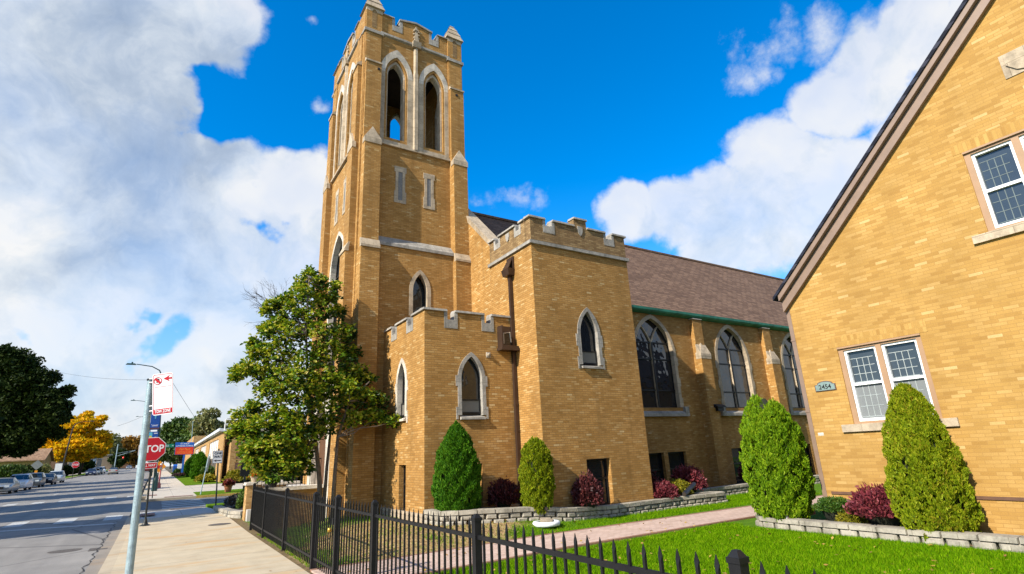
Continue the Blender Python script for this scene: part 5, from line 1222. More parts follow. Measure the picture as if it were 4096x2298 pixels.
for z_a,z_b in ((5.08,7.0),(3.6,4.93)):
    x1 = .12-.03*(z_a)-.13; s = Sgn((x1-.32,53.6,(z_a+z_b)/2), (1,0,.03), (-.04,0,1)); w_, h_ = .64, z_b-z_a
    mb = MB(); s.poly(mb, s.rect(w_,h_), -.01, .01); ban = mb.build('banner', M['blue'], L1)
    mb = MB()
    if z_a > 5:
        s.poly(mb, [(-.04,-.1),(.04,-.1),(.05,.12),(.2,.4),(.16,.42),(.0,.2),(-.16,.42),(-.2,.4),(-.05,.12)], .01, .014); s.poly(mb, [(.05*math.cos(t),.3+.06*math.sin(t)) for t in np.linspace(0,6.2,9)], .01, .0145)
        mb.build('figure', M['cyan'], ban)
        mb = MB()
        for a,b,cc in ((-.2,.2,-.66),(-.15,.15,-.6),(-.25,-.18,-.56),(.14,.22,-.58)): s.poly(mb, [(a,cc-.015),(b,cc-.015),(b,cc+.015),(a,cc+.015)], .01, .013)
        mb.build('small_print', M['sign_white'], ban)
        mb = MB(); s.poly(mb, [(-.32,-.93),(.32,-.93),(.32,-.80),(-.32,-.80)], .01, .0125); mb.build('lower_stripe', simple('banner_maroon', (.10,.04,.05), .7), ban)
    else:
        s.poly(mb, [(-.3,.2),(-.08,.2),(-.08,.62),(-.3,.62)], .01, .013); mb.build('pale_panel', M['cyan'], ban)
        mb = MB(); s.poly(mb, [(-.2+.1*math.cos(t),.24+.12*math.sin(t)) for t in np.linspace(0,6.2,12)], .013, .016); mb.build('yellow_patch', simple('banner_yellow', (.7,.5,.03), .6), ban)
        mb = MB(); s.poly(mb, [(.02,.5),(.27,.5),(.27,.56),(.02,.56)], .01, .013); s.poly(mb, [(.08,.2),(.2,.2),(.2,.24),(.08,.24)], .01, .013); mb.build('small_print', M['sign_white'], ban)
    mb = MB()
    for zz in (z_a+.02,z_b-.02): xx = .12-.045*zz; mb.tube([(xx,53.7,zz),(xx-.8,53.7,zz-.02)], .018, 6)
    mb.build('banner_arm', M['pole_green'], L1)
lamp('street_lamp', 'second lamp arm showing left of the galvanised pole', -.5, 108, 12.9, -1.6, 1.9, M['pole_green'])
lamp('street_lamp', 'distant lamp head just left of the galvanised pole', -.8, 170, 15.1, -2.4, 1.9, M['pole_green'])
lamp('street_lamp', 'slim dark street lamp in front of the golden tree', -12.9, 117, 10.3, .5, 2.0, M['pole_black'], base=False, side=1, rb=.12)
# ---- street name, warning, red post
Y = 43.3; sn = thing('street_name_sign', 'green street name sign reading CAMPBELL with an arrow beyond the stop sign', 'street sign', (.05,Y,g(Y)))
mb = MB(); mb.tube([(.05,Y,g(Y)),(-.08,Y,3.7)], .03, 8); mb.build('post', M['pole_black'], sn)
s = Sgn((.36,Y-.04,3.45), (1,0,.0), (0,0,1)); mb = MB(); s.poly(mb, s.rect(1.02,.21,.02), -.006, .0); pl_ = mb.build('sign_plate', M['sign_green'], sn)
s.text('lettering', 'CAMPBELL', .15, M['sign_white'], pl_, -.09, 0, .002, bold=.01, sx=.9)
mb = MB(); s.poly(mb, [(.38,-.012),(.44,-.012),(.44,-.04),(.48,0),(.44,.04),(.44,.012),(.38,.012)], 0, .003); mb.build('arrow', M['sign_white'], pl_)
Y = 62; wsg = thing('warning_sign', 'orange diamond warning sign half hidden behind the stop sign', 'street sign', (.3,Y,g(Y)))
mb = MB(); mb.tube([(.3,Y,g(Y)),(.3,Y,2.7)], .03, 6); mb.build('post', M['pole_black'], wsg)
s = Sgn((.3,Y-.05,2.22), (1,0,0), (0,0,1)); mb = MB(); s.poly(mb, [(0,-.52),(.52,0),(0,.52),(-.52,0)], -.005, 0); mb.build('sign_plate', M['sign_orange'], wsg)
mb = MB(); s.poly(mb, [(-.1+.13*math.cos(t),-.02+.16*math.sin(t)) for t in np.linspace(0,6.28,14)], 0, .004); mb.build('symbol', M['sign_red'], wsg)
M['red_post'] = simple('faded_red_paint', (.42,.10,.085), .6, .2, 6)
Y = 59; rpst = thing('parking_meter', 'faded red post with a small grey meter head and flared base', 'meter post', (.42,Y,g(Y)))
mb = MB(); mb.lathe((.42,Y,g(Y)), [(.17,0),(.17,.08),(.14,.34),(.09,.44),(.055,.5),(.055,1.55)], 12); mb.build('post', M['red_post'], rpst)
mb = MB(); mb.box(.33,.51,Y-.1,Y+.1,g(Y)+1.55,g(Y)+1.95); mb.lathe((.42,Y,g(Y)+1.95), [(.1,0),(.08,.07),(.02,.11)], 10); mb.build('meter_head', M['sign_back'], rpst)
mb = MB(); mb.box(.34,.5,Y-.12,Y-.1,g(Y)+1.75,g(Y)+1.9); mb.build('red_plate', M['red_post'], rpst)
# ---- school sign board
Y = 100; ss = thing('school_sign', 'blue and red school sign board reading ST. PHILIP LUTHERAN SCHOOL on a blue post', 'sign board', (3.5,Y,g(Y)))
s = Sgn((3.43,Y,4.87), (1,0,-.015), (-.03,0,1))
mb = MB(); s.poly(mb, s.rect(2.5,1.82), -.25, 0); mb.build('cabinet', M['blue_sign'], ss)
mb = MB(); s.poly(mb, [(-1.2,.24),(1.2,.24),(1.2,.86),(-1.2,.86)], 0, .02); hp = mb.build('header', M['blue_sign'], ss)
s.text('lettering', 'ST. PHILIP', .27, M['sign_white'], hp, 0, .68, .024, bold=.014); s.text('lettering', 'LUTHERAN SCHOOL', .27, M['sign_white'], hp, 0, .37, .024, bold=.014, sx=.92)
mb = MB(); s.poly(mb, [(-1.2,-.86),(1.2,-.86),(1.2,.2),(-1.2,.2)], 0, .02); lp = mb.build('message_board', M['led_red'], ss)
s.text('lettering', 'Fall Fest', .44, M['led_text'], lp, 0, -.12, .024, bold=.004, font_shear=.3)
mb = MB()
rr = random.Random(3)
for row in (-.42,-.58,-.74):
    a = -.95
    while a < .95: L = rr.uniform(.06,.2); s.poly(mb, [(a,row-.03),(a+L,row-.03),(a+L,row+.02),(a,row+.02)], .02, .022); a += L+.06
mb.build('small_print', M['led_text'], lp)
mb = MB(); mb.box(3.36,3.62,Y+.02,Y+.22,g(Y)-.1,4.0); mb.build('post', M['blue_sign'], ss)
# ---- mailboxes beyond the sign
Y = 108; mbx = thing('mailbox', 'blue rounded mailbox on the pavement edge beyond the school sign', 'mailbox', (2.75,Y,g(Y)))
mb = MB(); mb.box(2.42,3.0,Y-.3,Y+.3,g(Y)+.2,g(Y)+1.35); mb.tube([(2.42,Y,g(Y)+1.35),(3.0,Y,g(Y)+1.35)], .3, 14)
for xx in (2.46,2.92):
    for yy in (-.26,.22): mb.box(xx,xx+.05,Y+yy,Y+yy+.05,g(Y),g(Y)+.2)
mb.build('body', M['blue_sign'], mbx); mb = MB(); mb.box(2.48,2.94,Y-.33,Y-.3,g(Y)+1.05,g(Y)+1.4); mb.build('hatch', M['blue'], mbx)
Y = 106; bx = thing('notice_box', 'white notice cabinet on a blue stand beside the school sign post', 'cabinet', (3.2,Y,g(Y)))
mb = MB(); mb.box(2.95,3.6,Y-.2,Y+.2,g(Y)+1.0,g(Y)+1.75); mb.build('cabinet', M['sign_white'], bx); mb = MB(); mb.box(3.0,3.5,Y-.15,Y+.15,g(Y),g(Y)+1.0); mb.build('stand', M['blue_sign'], bx)
# ---- traffic signal at the far crossing
Y = 270; ts = thing('traffic_signal', 'distant steel traffic signal with a long mast arm and a red light', 'traffic light', (-13.6,Y,g(Y)))
mb = MB(); mb.tube([(-13.6,Y,g(Y)),(-13.6,Y,12.2)], .16, 8); mb.tube([(-13.6,Y,7.6),(-7.6,Y,9.6)], .09, 6); mb.tube([(-13.6,Y,8.7),(-7.6,Y,9.7)], .05, 6); mb.build('mast', M['galv'], ts)
mb = MB(); mb.box(-11.5,-11.05,Y-.3,Y,6.2,7.5); mb.box(-10.1,-9.8,Y-.2,Y,8.5,9.5); hd = mb.build('signal_head', M['frame_dark'], ts)
em = N('red_lamp_lit'); em.b.inputs['Emission Color'].default_value = (1,.02,.01,1); em.b.inputs['Emission Strength'].default_value = 2.2; em.set((.6,.01,.01), .4)
mb = MB(); mb.lathe((-11.27,Y-.32,7.05), [(0,-.22),(.16,-.16),(.22,0),(.16,.16),(0,.22)], 10); mb.build('red_light', em.m, hd)
# ---- overhead wires
M['wire'] = simple('cable', (.05,.05,.055), .6)
def wire(label, a, b, sag, r=.03):
    A, B = Vector(a), Vector(b); mb = MB(); mb.tube([A.lerp(B, i/16)-Vector((0,0,sag*4*(i/16)*(1-i/16))) for i in range(17)], r, 5)
    return tag(mb.build('overhead_wire', M['wire'], None), label, 'wire')
wire('thin overhead cable crossing the road from the left tree to the lamp pole', ony(150,1467,90), ony(640,1520,53.9), .5, .012)
wire('thin overhead cable running down to the right behind the no parking sign', ony(690,1530,60), ony(900,1830,110), .4, .016)
wire('faint distant cable over the street beside the golden tree', ony(470,1705,170), ony(575,1664,169), .15, .03)
# ------------------------------------------------------------------ cars
def carpaint(name, col, metal=.3): return simple(name, col, .28, .05, 3, metal, .6, obj=True)
M['tyre'] = simple('tyre_rubber', (.014,.014,.014), .8, .2, 12, obj=True)
M['rim'] = simple('alloy_rim', (.42,.43,.45), .35, .1, 9, .7, obj=True)
M['car_glass'] = simple('car_glass', (.015,.02,.024), .05, .15, 2, 0, .8, obj=True)
M['headlight'] = simple('headlight_lens', (.62,.66,.68), .15, .1, 14, 0, .7, obj=True)
M['taillight'] = simple('tail_light_lens', (.45,.01,.01), .2, .1, 14, 0, .7, obj=True)
M['plate'] = simple('licence_plate', (.55,.63,.68), .5, .1, 20, obj=True)
def car(label, x, y, paint, kind='sedan', face=-1, group=None, tail=False):
    "nose towards local -y; stations: y, bottom z, belt z, roof z, half widths at sill, belt, roof"
    z = g(y)-.15
    t = thing('parked_car', label, 'car', (x,y,z), group)
    if kind == 'suv':
        st = [(-2.12,.42,.62,.62,.70,.68,.66),(-2.05,.28,.86,.86,.84,.80,.78),(-1.7,.24,.98,.98,.90,.86,.80),(-1.0,.22,1.07,1.08,.92,.89,.82),(-.30,.22,1.10,1.55,.92,.90,.70),(.1,.22,1.11,1.66,.92,.90,.68),(1.0,.22,1.13,1.67,.92,.90,.68),(1.75,.24,1.13,1.58,.92,.88,.66),(2.05,.30,1.10,1.14,.88,.84,.78),(2.14,.42,.75,.75,.80,.78,.74)]
    else:
        st = [(-2.35,.40,.56,.56,.68,.66,.64),(-2.27,.26,.74,.74,.84,.80,.76),(-1.8,.22,.84,.84,.90,.86,.80),(-1.0,.20,.93,.94,.91,.88,.82),(-.25,.20,.95,1.36,.91,.88,.64),(.2,.20,.96,1.45,.91,.88,.62),(.8,.20,.97,1.43,.91,.88,.62),(1.5,.22,.98,1.12,.91,.87,.68),(2.1,.26,1.0,1.01,.88,.84,.78),(2.32,.34,.86,.86,.82,.80,.76),(2.38,.46,.7,.7,.78,.76,.74)]
    vs = []; f = 1 if face < 0 else -1
    for (yy,zb,zt,zr,wb,wt,wr) in st:
        zm = zb*.45+zt*.55; ws = max(wb,wt)+.01
        pts = [(-wb*.93,zb),(-ws,zb+.12),(-ws,zm),(-wt,zt),(-wr,zr),(-wr*.5,zr+.025),(wr*.5,zr+.025),(wr,zr),(wt,zt),(ws,zm),(ws,zb+.12),(wb*.93,zb)]
        vs += [(x+a, y+yy*f, z+b) for a,b in pts]
    n = len(st); k = 12; body = MB(); gl = []
    fs = []; 
    for i in range(n-1):
        cab0, cab1 = st[i][3]-st[i][2], st[i+1][3]-st[i+1][2]
        for j in range(k):
            q = (i*k+j, i*k+(j+1)%k, (i+1)*k+(j+1)%k, (i+1)*k+j)
            fs.append(q)
            if j in (3,7) and max(cab0,cab1) > .25 : gl.append((q,'side'))
            if j in (4,5,6) and abs(cab0-cab1) > .22: gl.append((q,'screen'))
    fs += [tuple(range(k))[::-1], tuple((n-1)*k+j for j in range(k))]
    body.add(vs, fs); bo = body.build('body', paint, t, smooth=True)
    bo.data.polygons.foreach_set('use_smooth', [True]*len(bo.data.polygons))
    ctr = Vector((x,y,z+1.15))
    def inset(q, s, o):
        P = [Vector(vs[i]) for i in q]; c = sum(P, Vector())/4; nn = (P[1]-P[0]).cross(P[3]-P[0])
        if nn.length < 1e-6: nn = (P[2]-P[1]).cross(P[3]-P[1])
        nn.normalize()
        if nn.dot(c-ctr) < 0: nn = -nn
        return [tuple(c+(p-c)*s+nn*o) for p in P], tuple(-nn*.012)
    side = MB(); scr = MB(); rear = MB()
    for q,kd in gl:
        P, d = inset(q, .90 if kd == 'side' else .97, .010)
        o = MB.add
        m_ = side if kd == 'side' else (scr if (sum(vs[i][1] for i in q)/4-y)*f < 0 else rear)
        m_.add(P+[tuple(Vector(p)+Vector(d)) for p in P], [(0,1,2,3),(7,6,5,4),(0,1,5,4),(1,2,6,5),(2,3,7,6),(3,0,4,7)])
    side.build('side_window', M['car_glass'], t); scr.build('windscreen', M['car_glass'], t)
    if rear.v: rear.build('rear_window', M['car_glass'], t)
    wy = 1.32 if kind == 'suv' else 1.42
    for sx in (-1,1):
        for sy in (-1,1):
            cx, cy, R_ = x+sx*.80, y+sy*wy, .34 if kind == 'suv' else .32
            mb = MB(); prof = [(-.11,R_*.7),(-.11,R_*.95),(-.08,R_),(.08,R_),(.11,R_*.95),(.11,R_*.7)]
            v2 = []; nn = 18
            for a,r in prof:
                for q in range(nn): th = 2*math.pi*q/nn; v2.append((cx+a*sx, cy+r*math.cos(th), z+R_+r*math.sin(th)))
            mb.add(v2, [(i*nn+q,i*nn+(q+1)%nn,(i+1)*nn+(q+1)%nn,(i+1)*nn+q) for i in range(5) for q in range(nn)]+[tuple(range(nn)),tuple(5*nn+q for q in range(nn))])
            w = mb.build('wheel', M['tyre'], t)
            mb = MB(); r = R_*.66; v3 = [(cx+sx*.118, cy+r*math.cos(2*math.pi*q/10), z+R_+r*math.sin(2*math.pi*q/10)) for q in range(10)]+[(cx+sx*.10, cy+r*.2*math.cos(2*math.pi*q/10), z+R_+r*.2*math.sin(2*math.pi*q/10)) for q in range(10)]
            mb.add(v3, [(q,(q+1)%10,10+(q+1)%10,10+q) for q in range(10)]+[tuple(range(10,20))]); mb.build('rim', M['rim'], w)
    yf = st[1][0]*f+y; hz = .70 if kind == 'suv' else .62
    for sx in (-1,1):
        mb = MB(); a,b = sorted((x+sx*.46, x+sx*.80)); c,d = sorted((yf-f*.05, yf+f*.22)); mb.box(a,b,c,d,z+hz,z+hz+.16); mb.build('headlight', M['headlight'], t)
        yt = st[-2][0]*f+y; mb = MB(); c,d = sorted((yt+f*.05, yt-f*.15)); mb.box(a,b,c,d,z+hz+.12,z+hz+.3); mb.build('tail_light', M['taillight'], t)
        mb = MB(); a,b = sorted((x+sx*.9, x+sx*1.07)); c = y-.55*f; mb.box(a,b,c-.06,c+.06,z+1.0,z+1.14); mb.build('mirror', paint, t)
    mb = MB(); c,d = sorted((st[0][0]*f+y-f*.04, st[0][0]*f+y+f*.12)); mb.box(x-.42,x+.42,c,d,z+.46,z+.66); mb.build('grille', M['frame_dark'], t)
    mb = MB(); c,d = sorted((st[0][0]*f+y-f*.06, st[0][0]*f+y-f*.03)); mb.box(x-.16,x+.16,c,d,z+.38,z+.48); mb.build('licence_plate', M['plate'], t)
    return t
P_ = {k: carpaint(k+'_car_paint', c, m) for k,c,m in (('silver',(.30,.33,.35),.5),('white',(.62,.65,.68),.1),('grey',(.13,.15,.165),.5),('midnight',(.022,.028,.045),.4),('pale_silver',(.42,.46,.48),.4),('navy',(.05,.075,.16),.4),('beige',(.34,.33,.29),.4),('maroon',(.16,.012,.015),.2))}
G1 = 'cars parked along the left kerb'
car('silver grey car cut off by the left edge of the photo', -12.3, 73.6, P_['silver'], 'sedan', -1, G1)
car('white compact sport utility car with a dark blue grille, nearest whole car on the left', -12.25, 80.6, P_['white'], 'suv', -1, G1)
car('dark grey hatchback parked between the white and the black car', -12.2, 88.6, P_['grey'], 'suv', -1, G1)
car('black sedan with a pale licence plate parked on the left', -12.1, 97.6, P_['midnight'], 'sedan', -1, G1)
car('pale silver sport utility car parked behind the black sedan', -12.1, 105.5, P_['pale_silver'], 'suv', -1, G1)
G2 = 'cars parked farther up the left kerb'
car('dark blue sedan, first of the far row of parked cars', -11.9, 157, P_['navy'], 'sedan', -1, G2)
car('silver car second in the far row of parked cars', -11.9, 165, P_['silver'], 'sedan', -1, G2)
car('grey sport utility car third in the far row of parked cars', -11.9, 173, P_['grey'], 'suv', -1, G2)
car('white sport utility car last in the far row of parked cars', -11.9, 182, P_['white'], 'suv', -1, G2)
car('beige silver car driving away in the middle of the road', -8.0, 158, P_['beige'], 'sedan', 1)
car('dark red car parked at the right kerb behind the stop sign', -2.0, 168, P_['maroon'], 'sedan', 1)
car('distant silver car waiting at the traffic signal', -8.6, 262, P_['silver'], 'sedan', -1)
car('distant dark car with warm lights at the far crossing', -5.0, 268, P_['midnight'], 'suv', -1)
# ------------------------------------------------------------------ the school
school = thing('school', 'low tan brick school with tall white window panels and a flat pale roof edge', 'school building', (5.6,64,g(64)))
SW_ = Face('W',5.6); zb = -.3
mb = MB(); win_h = [(70.5,82.8,3.1+.3,4.95),(88.6,99.6,3.2+.1,4.95),(104.5,114.5,3.4,5.0)]
holes = [[(a,1.6),(b,1.6),(b,zt),(a,zt)] for a,b,z_,zt in win_h]
panel(mb, SW_, [(66,zb),(118,zb),(118,5.7),(66,5.5)], holes, .35); mb.box(5.95,26,66,66.35,zb,5.5); mb.box(5.95,26,117.6,118,zb,5.7); mb.build('wall', M['brick_far'], school)
M['panel_white'] = simple('white_window_panel', (.70,.70,.68), .6, .06, 3); M['panel_grey'] = simple('blue_grey_window_glass', (.12,.15,.17), .12, .2, 2)
for a,b,z_,zt in win_h:
    mb = MB(); fbox(mb, SW_, a,b,z_-.5,zt,-.2,-.1); w = mb.build('window', M['panel_white'], school)
    mb = MB(); fbox(mb, SW_, a,b,1.6,z_-.5,-.2,-.12); mb.build('pane', M['panel_grey'], w)
    mb = MB()
    for u in np.linspace(a,b,6): fbox(mb, SW_, u-.06,u+.06,1.6,zt,-.1,-.05)
    mb.build('mullion', M['frame_tan'], w)
mb = MB(); mb.box(5.35,26,65.75,118.3,5.5,5.8); mb.box(5.2,5.35,65.75,118.3,5.55,5.85); mb.build('roof', simple('pale_roof_edge', (.52,.56,.60), .5, .08, 3), school)
mb = MB(); mb.box(5.35,9,119,148,zb+1,7.6); mb.box(5.1,5.35,118.5,119,zb+1,6.2); mb.build('far_wing', M['brick_far'], school)
# corner block with inset brick panels
SB, SBW = Face('S',61.5), Face('W',6.05)
mb = MB(); panel(mb, SB, [(6.05,zb),(16,zb),(16,5.2),(6.05,5.2)], [[(a,z1),(a+.9,z1),(a+.9,z1+.62),(a,z1+.62)] for a in (6.55,8.6,10.6) for z1 in (1.65,2.62,3.6)], .3)
panel(mb, SBW, [(61.801,zb),(66,zb),(66,5.2),(61.801,5.2)], [], .3, -.001); mb.box(5.5,5.62,63.2,66,zb,5.1)
cb = mb.build('corner_wall', M['brick_far'], school)
mb = MB()
for a in (6.55,8.6,10.6):
    for z1 in (1.65,2.62,3.6): fbox(mb, SB, a,a+.9,z1,z1+.62,-.29,-.12)
mb.build('inset_panel', simple('rosy_brick_panel', (.36,.20,.13), .9, .2, 9), cb)
mb = MB(); mb.box(5.9,16.1,61.3,66,5.2,5.45); mb.build('coping', M['stone_light'], cb)
mb = MB()
for a,b in (((5.45,63.0,5.45),(5.45,63.0,6.5)),((5.45,63,6.5),(7.4,63,6.5)),((7.4,63,5.45),(7.4,63,6.5)),((5.45,63,6.05),(7.4,63,5.9))): mb.tube([a,b], .05, 6)
mb.build('roof_railing', M['panel_white'], school)
fl = thing('flagpole', 'thin pale flagpole in front of the school roof', 'flagpole', (5.0,112,g(112)))
mb = MB(); mb.tube([(5.0,112,g(112)),(4.6,112,9.6)], [.06,.035], 8); mb.lathe((4.6,112,9.6), [(.0,0),(.08,.05),(.08,.1),(0,.15)], 8); mb.build('pole', M['galv'], fl)
G3 = 'clipped evergreens along the school wall'
for l,y,h,r,sd in (('largest clipped evergreen by the school wall, nearest the leaning post',79.5,3.1,.85,71),('middle clipped evergreen by the school wall',92,3.0,.85,72),('farthest and smallest clipped evergreen by the school wall',104.5,2.5,.75,73)):
    conifer('clipped_evergreen', l, 'shrub', (4.55,y,g(y)), h, r, LEAF['arbor_dark'], 4500, .17, prof=[(0,.7),(.2,1),(.5,.95),(.75,.7),(.92,.35),(1,.05)], seed=sd, group=G3)
bush('yellow_bush', 'yellow green leafy bush at the foot of the school corner', 'bush', (7.0,58.5,g(58.5)), 1.5, .9, 1.25, LEAF['yellow'], 2600, .13, .3, seed=74)
bush('box_bush', 'square clipped hedge under the school windows', 'bush', (4.95,71.5,g(71.5)), .7, 1.6, 1.5, LEAF['box'], 2400, .13, 0, seed=75, lift=.5)
bush('yellow_bush', 'low yellow green plants in the school lawn border', 'bush', (4.5,66.5,g(66.5)), .9, 1.8, .75, LEAF['yellow'], 1800, .12, .3, seed=76)
bush('barberry_bush', 'dark red square hedge beside the school sign', 'bush', (4.6,118,g(118)), 1.0, 1.0, 1.3, LEAF['barberry'], 1400, .17, 0, seed=77)
bush('flower_clump', 'pink and green flower clump under the school sign', 'flowers', (3.3,98,g(98)), 1.1, .8, .45, leafmat('pink_flowers', [(.2,(.06,.10,.02)),(.5,(.30,.12,.13)),(.9,(.5,.25,.24))], .2), 1100, .11, 0, seed=78)
bush('box_bush', 'small dark bush beside the blue mailbox', 'bush', (2.95,104,g(104)), .55, .6, .95, LEAF['green_b'], 900, .14, .5, seed=79)
block_wall('retaining_wall', 'low stone strip along the front of the school lawn', [(2.5,60.6),(12,60.4)], .34, 1, .3, g(60)+-.05, .6, .12).location.z = 0
for o in (bpy.data.objects[-1],): pass
# ------------------------------------------------------------------ houses on the left
def gable_house(name, label, x0, x1, y0, y1, eave, ridge, wallm, roofm, axis='x'):
    z = g((y0+y1)/2); t = thing(name, label, 'house', ((x0+x1)/2,(y0+y1)/2,z))
    mb = MB()
    if axis == 'x':
        ym = (y0+y1)/2
        mb.prism([(x0,y0,z-.5),(x0,y1,z-.5),(x0,y1,z+eave),(x0,ym,z+ridge-.1),(x0,y0,z+eave)], (x1-x0,0,0))
    else:
        xm = (x0+x1)/2
        mb.prism([(x0,y0,z-.5),(x1,y0,z-.5),(x1,y0,z+eave),(xm,y0,z+ridge-.1),(x0,y0,z+eave)], (0,y1-y0,0))
    mb.build('wall', wallm, t); rf = MB()
    if axis == 'x':
        for a in (y0-.5,y1+.5): rf.hexa([(x0-.5,a,z+eave-.2),(x1+.5,a,z+eave-.2),(x1+.5,ym,z+ridge),(x0-.5,ym,z+ridge)],[(x0-.5,a,z+eave),(x1+.5,a,z+eave),(x1+.5,ym,z+ridge+.22),(x0-.5,ym,z+ridge+.22)])
    else:
        for a in (x0-.5,x1+.5): rf.hexa([(a,y0-.5,z+eave-.2),(a,y1+.5,z+eave-.2),(xm,y1+.5,z+ridge),(xm,y0-.5,z+ridge)],[(a,y0-.5,z+eave),(a,y1+.5,z+eave),(xm,y1+.5,z+ridge+.22),(xm,y0-.5,z+ridge+.22)])
    rf.build('roof', roofm, t)
    for (a,b,c,d) in ((x0+.8,x0+2,y0,1),(x1-2.4,x1-1.2,y0,1)):
        mb = MB(); mb.box(a,b,c-.04,c+.1,z+1.0,z+2.3); w = mb.build('window', M['glass'], t); mb = MB(); mb.box(a-.1,b+.1,c-.08,c-.03,z+.9,z+1.0); mb.box(a-.1,b+.1,c-.08,c-.03,z+2.3,z+2.4); mb.build('frame', M['frame_white'], w)
    mb = MB(); mb.box(x1-.02,x1+.06,(y0+y1)/2-2,(y0+y1)/2-.8,z+.9,z+2.3); mb.build('window', M['glass'], t)
    return t
M['wall_yellow'] = brick('ochre_bungalow_brick', [(0,(.34,.22,.07)),(1,(.48,.33,.13))], (.3,.22,.1), bump=.2)
M['wall_brown'] = brick('brown_brick', [(0,(.17,.085,.055)),(1,(.27,.15,.10))], (.2,.14,.1), bump=.2)
M['wall_grey'] = brick('grey_brown_brick', [(0,(.22,.16,.12)),(1,(.32,.24,.18))], (.25,.2,.16), bump=.2)
gable_house('bungalow', 'ochre brick bungalow with a tan brown roof under the huge dark tree', -36, -19.9, 150, 162, 3.5, 5.7, M['wall_yellow'], M['shingle_tan'])
def flat_block(name, label, x0, x1, y0, y1, h, wallm, roofm, wins):
    z = g(y0); t = thing(name, label, 'building', ((x0+x1)/2,(y0+y1)/2,z))
    F, F2 = Face('S',y0), Face('E',x1)
    mb = MB(); panel(mb, F, [(x0,z-.5),(x1,z-.5),(x1,z+h),(x0,z+h)], [[(a,z+b),(a+w,z+b),(a+w,z+b+hh),(a,z+b+hh)] for a,b,w,hh in wins], .3)
    mb.box(x0,x1-.0,y0+.301,y1,z-.5,z+h); mb.build('wall', wallm, t)
    for a,b,w,hh in wins:
        mb = MB(); fbox(mb, F, a,a+w,z+b,z+b+hh,-.29,-.15); ww = mb.build('window', M['glass'], t); mb = MB(); fbox(mb, F, a-.08,a+w+.08,z+b-.12,z+b-.002,-.2,.08); mb.build('sill', M['stone_light'], ww)
    mb = MB(); mb.box(x0-.2,x1+.2,y0-.2,y1+.2,z+h,z+h+.3); mb.build('roof', roofm, t); return t
flat_block('apartment_building', 'dark brown brick apartment block with a pale roof edge between the two left trees', -42, -22.9, 200, 218, 11.4, M['wall_brown'], M['stone_light'], [(-41+2.6*i,b,1.2,1.5) for i in range(6) for b in (1.2,4.2,7.2)])
flat_block('low_brick_building', 'low grey brown brick building behind the trunk of the golden tree', -38, -17.9, 250, 270, 4.0, M['wall_grey'], M['stone_grey'], [(-36+3.2*i,1.0,1.6,1.6) for i in range(4)])
flat_block('shop_building', 'distant dark grey shop building with a light upper band left of the traffic signal', -38, -15.6, 290, 312, 5.6, M['wall_grey'], M['sign_back'], [(-36+3.4*i,.5,2.4,2.2) for i in range(5)])
gable_house('white_house', 'distant small white house with a grey roof near the traffic signal', -22, -16.4, 214, 226, 4.2, 6.6, simple('white_siding', (.55,.56,.56), .7, .1, 2), M['shingle_dark'], 'y')
gable_house('far_house', 'distant brown house at the far end of the road beyond the signal', -18, -9, 340, 352, 3.6, 6.4, M['wall_brown'], M['shingle'], 'x')
# shrubs, signs on the left verge
bush('garden_bush', 'dark rounded hedge in front of the ochre bungalow', 'bush', (-18.8,130,g(130)), 1.9, 1.6, 2.5, LEAF['maple_dark'], 3000, .2, 0, seed=80)
bush('garden_bush', 'mottled green bush at the left edge behind the parked cars', 'bush', (-20.4,124,g(124)), 2.6, 2.0, 2.7, LEAF['green_b'], 3800, .2, .4, seed=81)
bush('garden_bush', 'olive yellow bush at the right corner of the bungalow', 'bush', (-18.7,145,g(145)), 1.3, 1.1, 2.6, LEAF['olive'], 1600, .17, .3, seed=82)
bush('garden_bush', 'clipped dark hedge behind the slim street lamp', 'bush', (-16.9,158,g(158)), 2.2, 1.6, 2.1, LEAF['maple_dark'], 2400, .2, 0, seed=83)
bush('garden_bush', 'long brown green hedge beside the far left stop sign', 'bush', (-17.6,178,g(178)), 2.6, 1.6, 2.1, LEAF['maple_dark'], 2600, .2, 0, seed=84)
Y = 119; s2_ = thing('stop_sign', 'small distant red STOP sign by the golden tree on the left', 'street sign', (-11.3,Y,g(Y))); x0 = -13.9+2.4
s2_.location.x = x0
mb = MB(); mb.tube([(x0,Y,g(Y)),(x0,Y,3.3)], .04, 6); mb.build('post', M['pole_black'], s2_)
s = Sgn((-11.35,Y-.06,3.35), (1,0,0), (0,0,1)); mb = MB(); r = .5; oc2 = [(r*math.cos(rad(22.5+45*k))/math.cos(rad(22.5)), r*math.sin(rad(22.5+45*k))/math.cos(rad(22.5))) for k in range(8)]
s.poly(mb, oc2, -.01, 0); pl_ = mb.build('sign_plate', M['sign_white'], s2_); mb = MB(); s.poly(mb, [(a*.94,b*.94) for a,b in oc2], 0, .01); mb.build('red_face', M['sign_red'], pl_)
s.text('lettering', 'STOP', .4, M['sign_white'], pl_, 0, 0, .015, bold=.015, sx=.85)
Y = 112; ws_ = thing('yard_sign', 'blank white board sign on two posts by the slim street lamp', 'sign board', (-12.95,Y,g(Y)))
mb = MB(); s = Sgn((-12.75,Y,2.95), (1,0,0), (0,0,1)); s.poly(mb, s.rect(.85,1.25), -.05, 0); mb.build('board', M['sign_white'], ws_)
mb = MB(); mb.tube([(-13.1,Y+.02,g(Y)),(-13.1,Y+.02,2.5)], .05, 6); mb.tube([(-12.4,Y+.02,g(Y)),(-12.4,Y+.02,2.5)], .05, 6); mb.build('post', M['galv'], ws_)
Y = 109; ds_ = thing('diamond_sign', 'grey back of a diamond road sign with an orange marker on its post', 'street sign', (-14.9,Y,g(Y)))
mb = MB(); mb.tube([(-14.9,Y,g(Y)),(-14.95,Y,4.1)], .05, 6); mb.build('post', M['pole_black'], ds_)
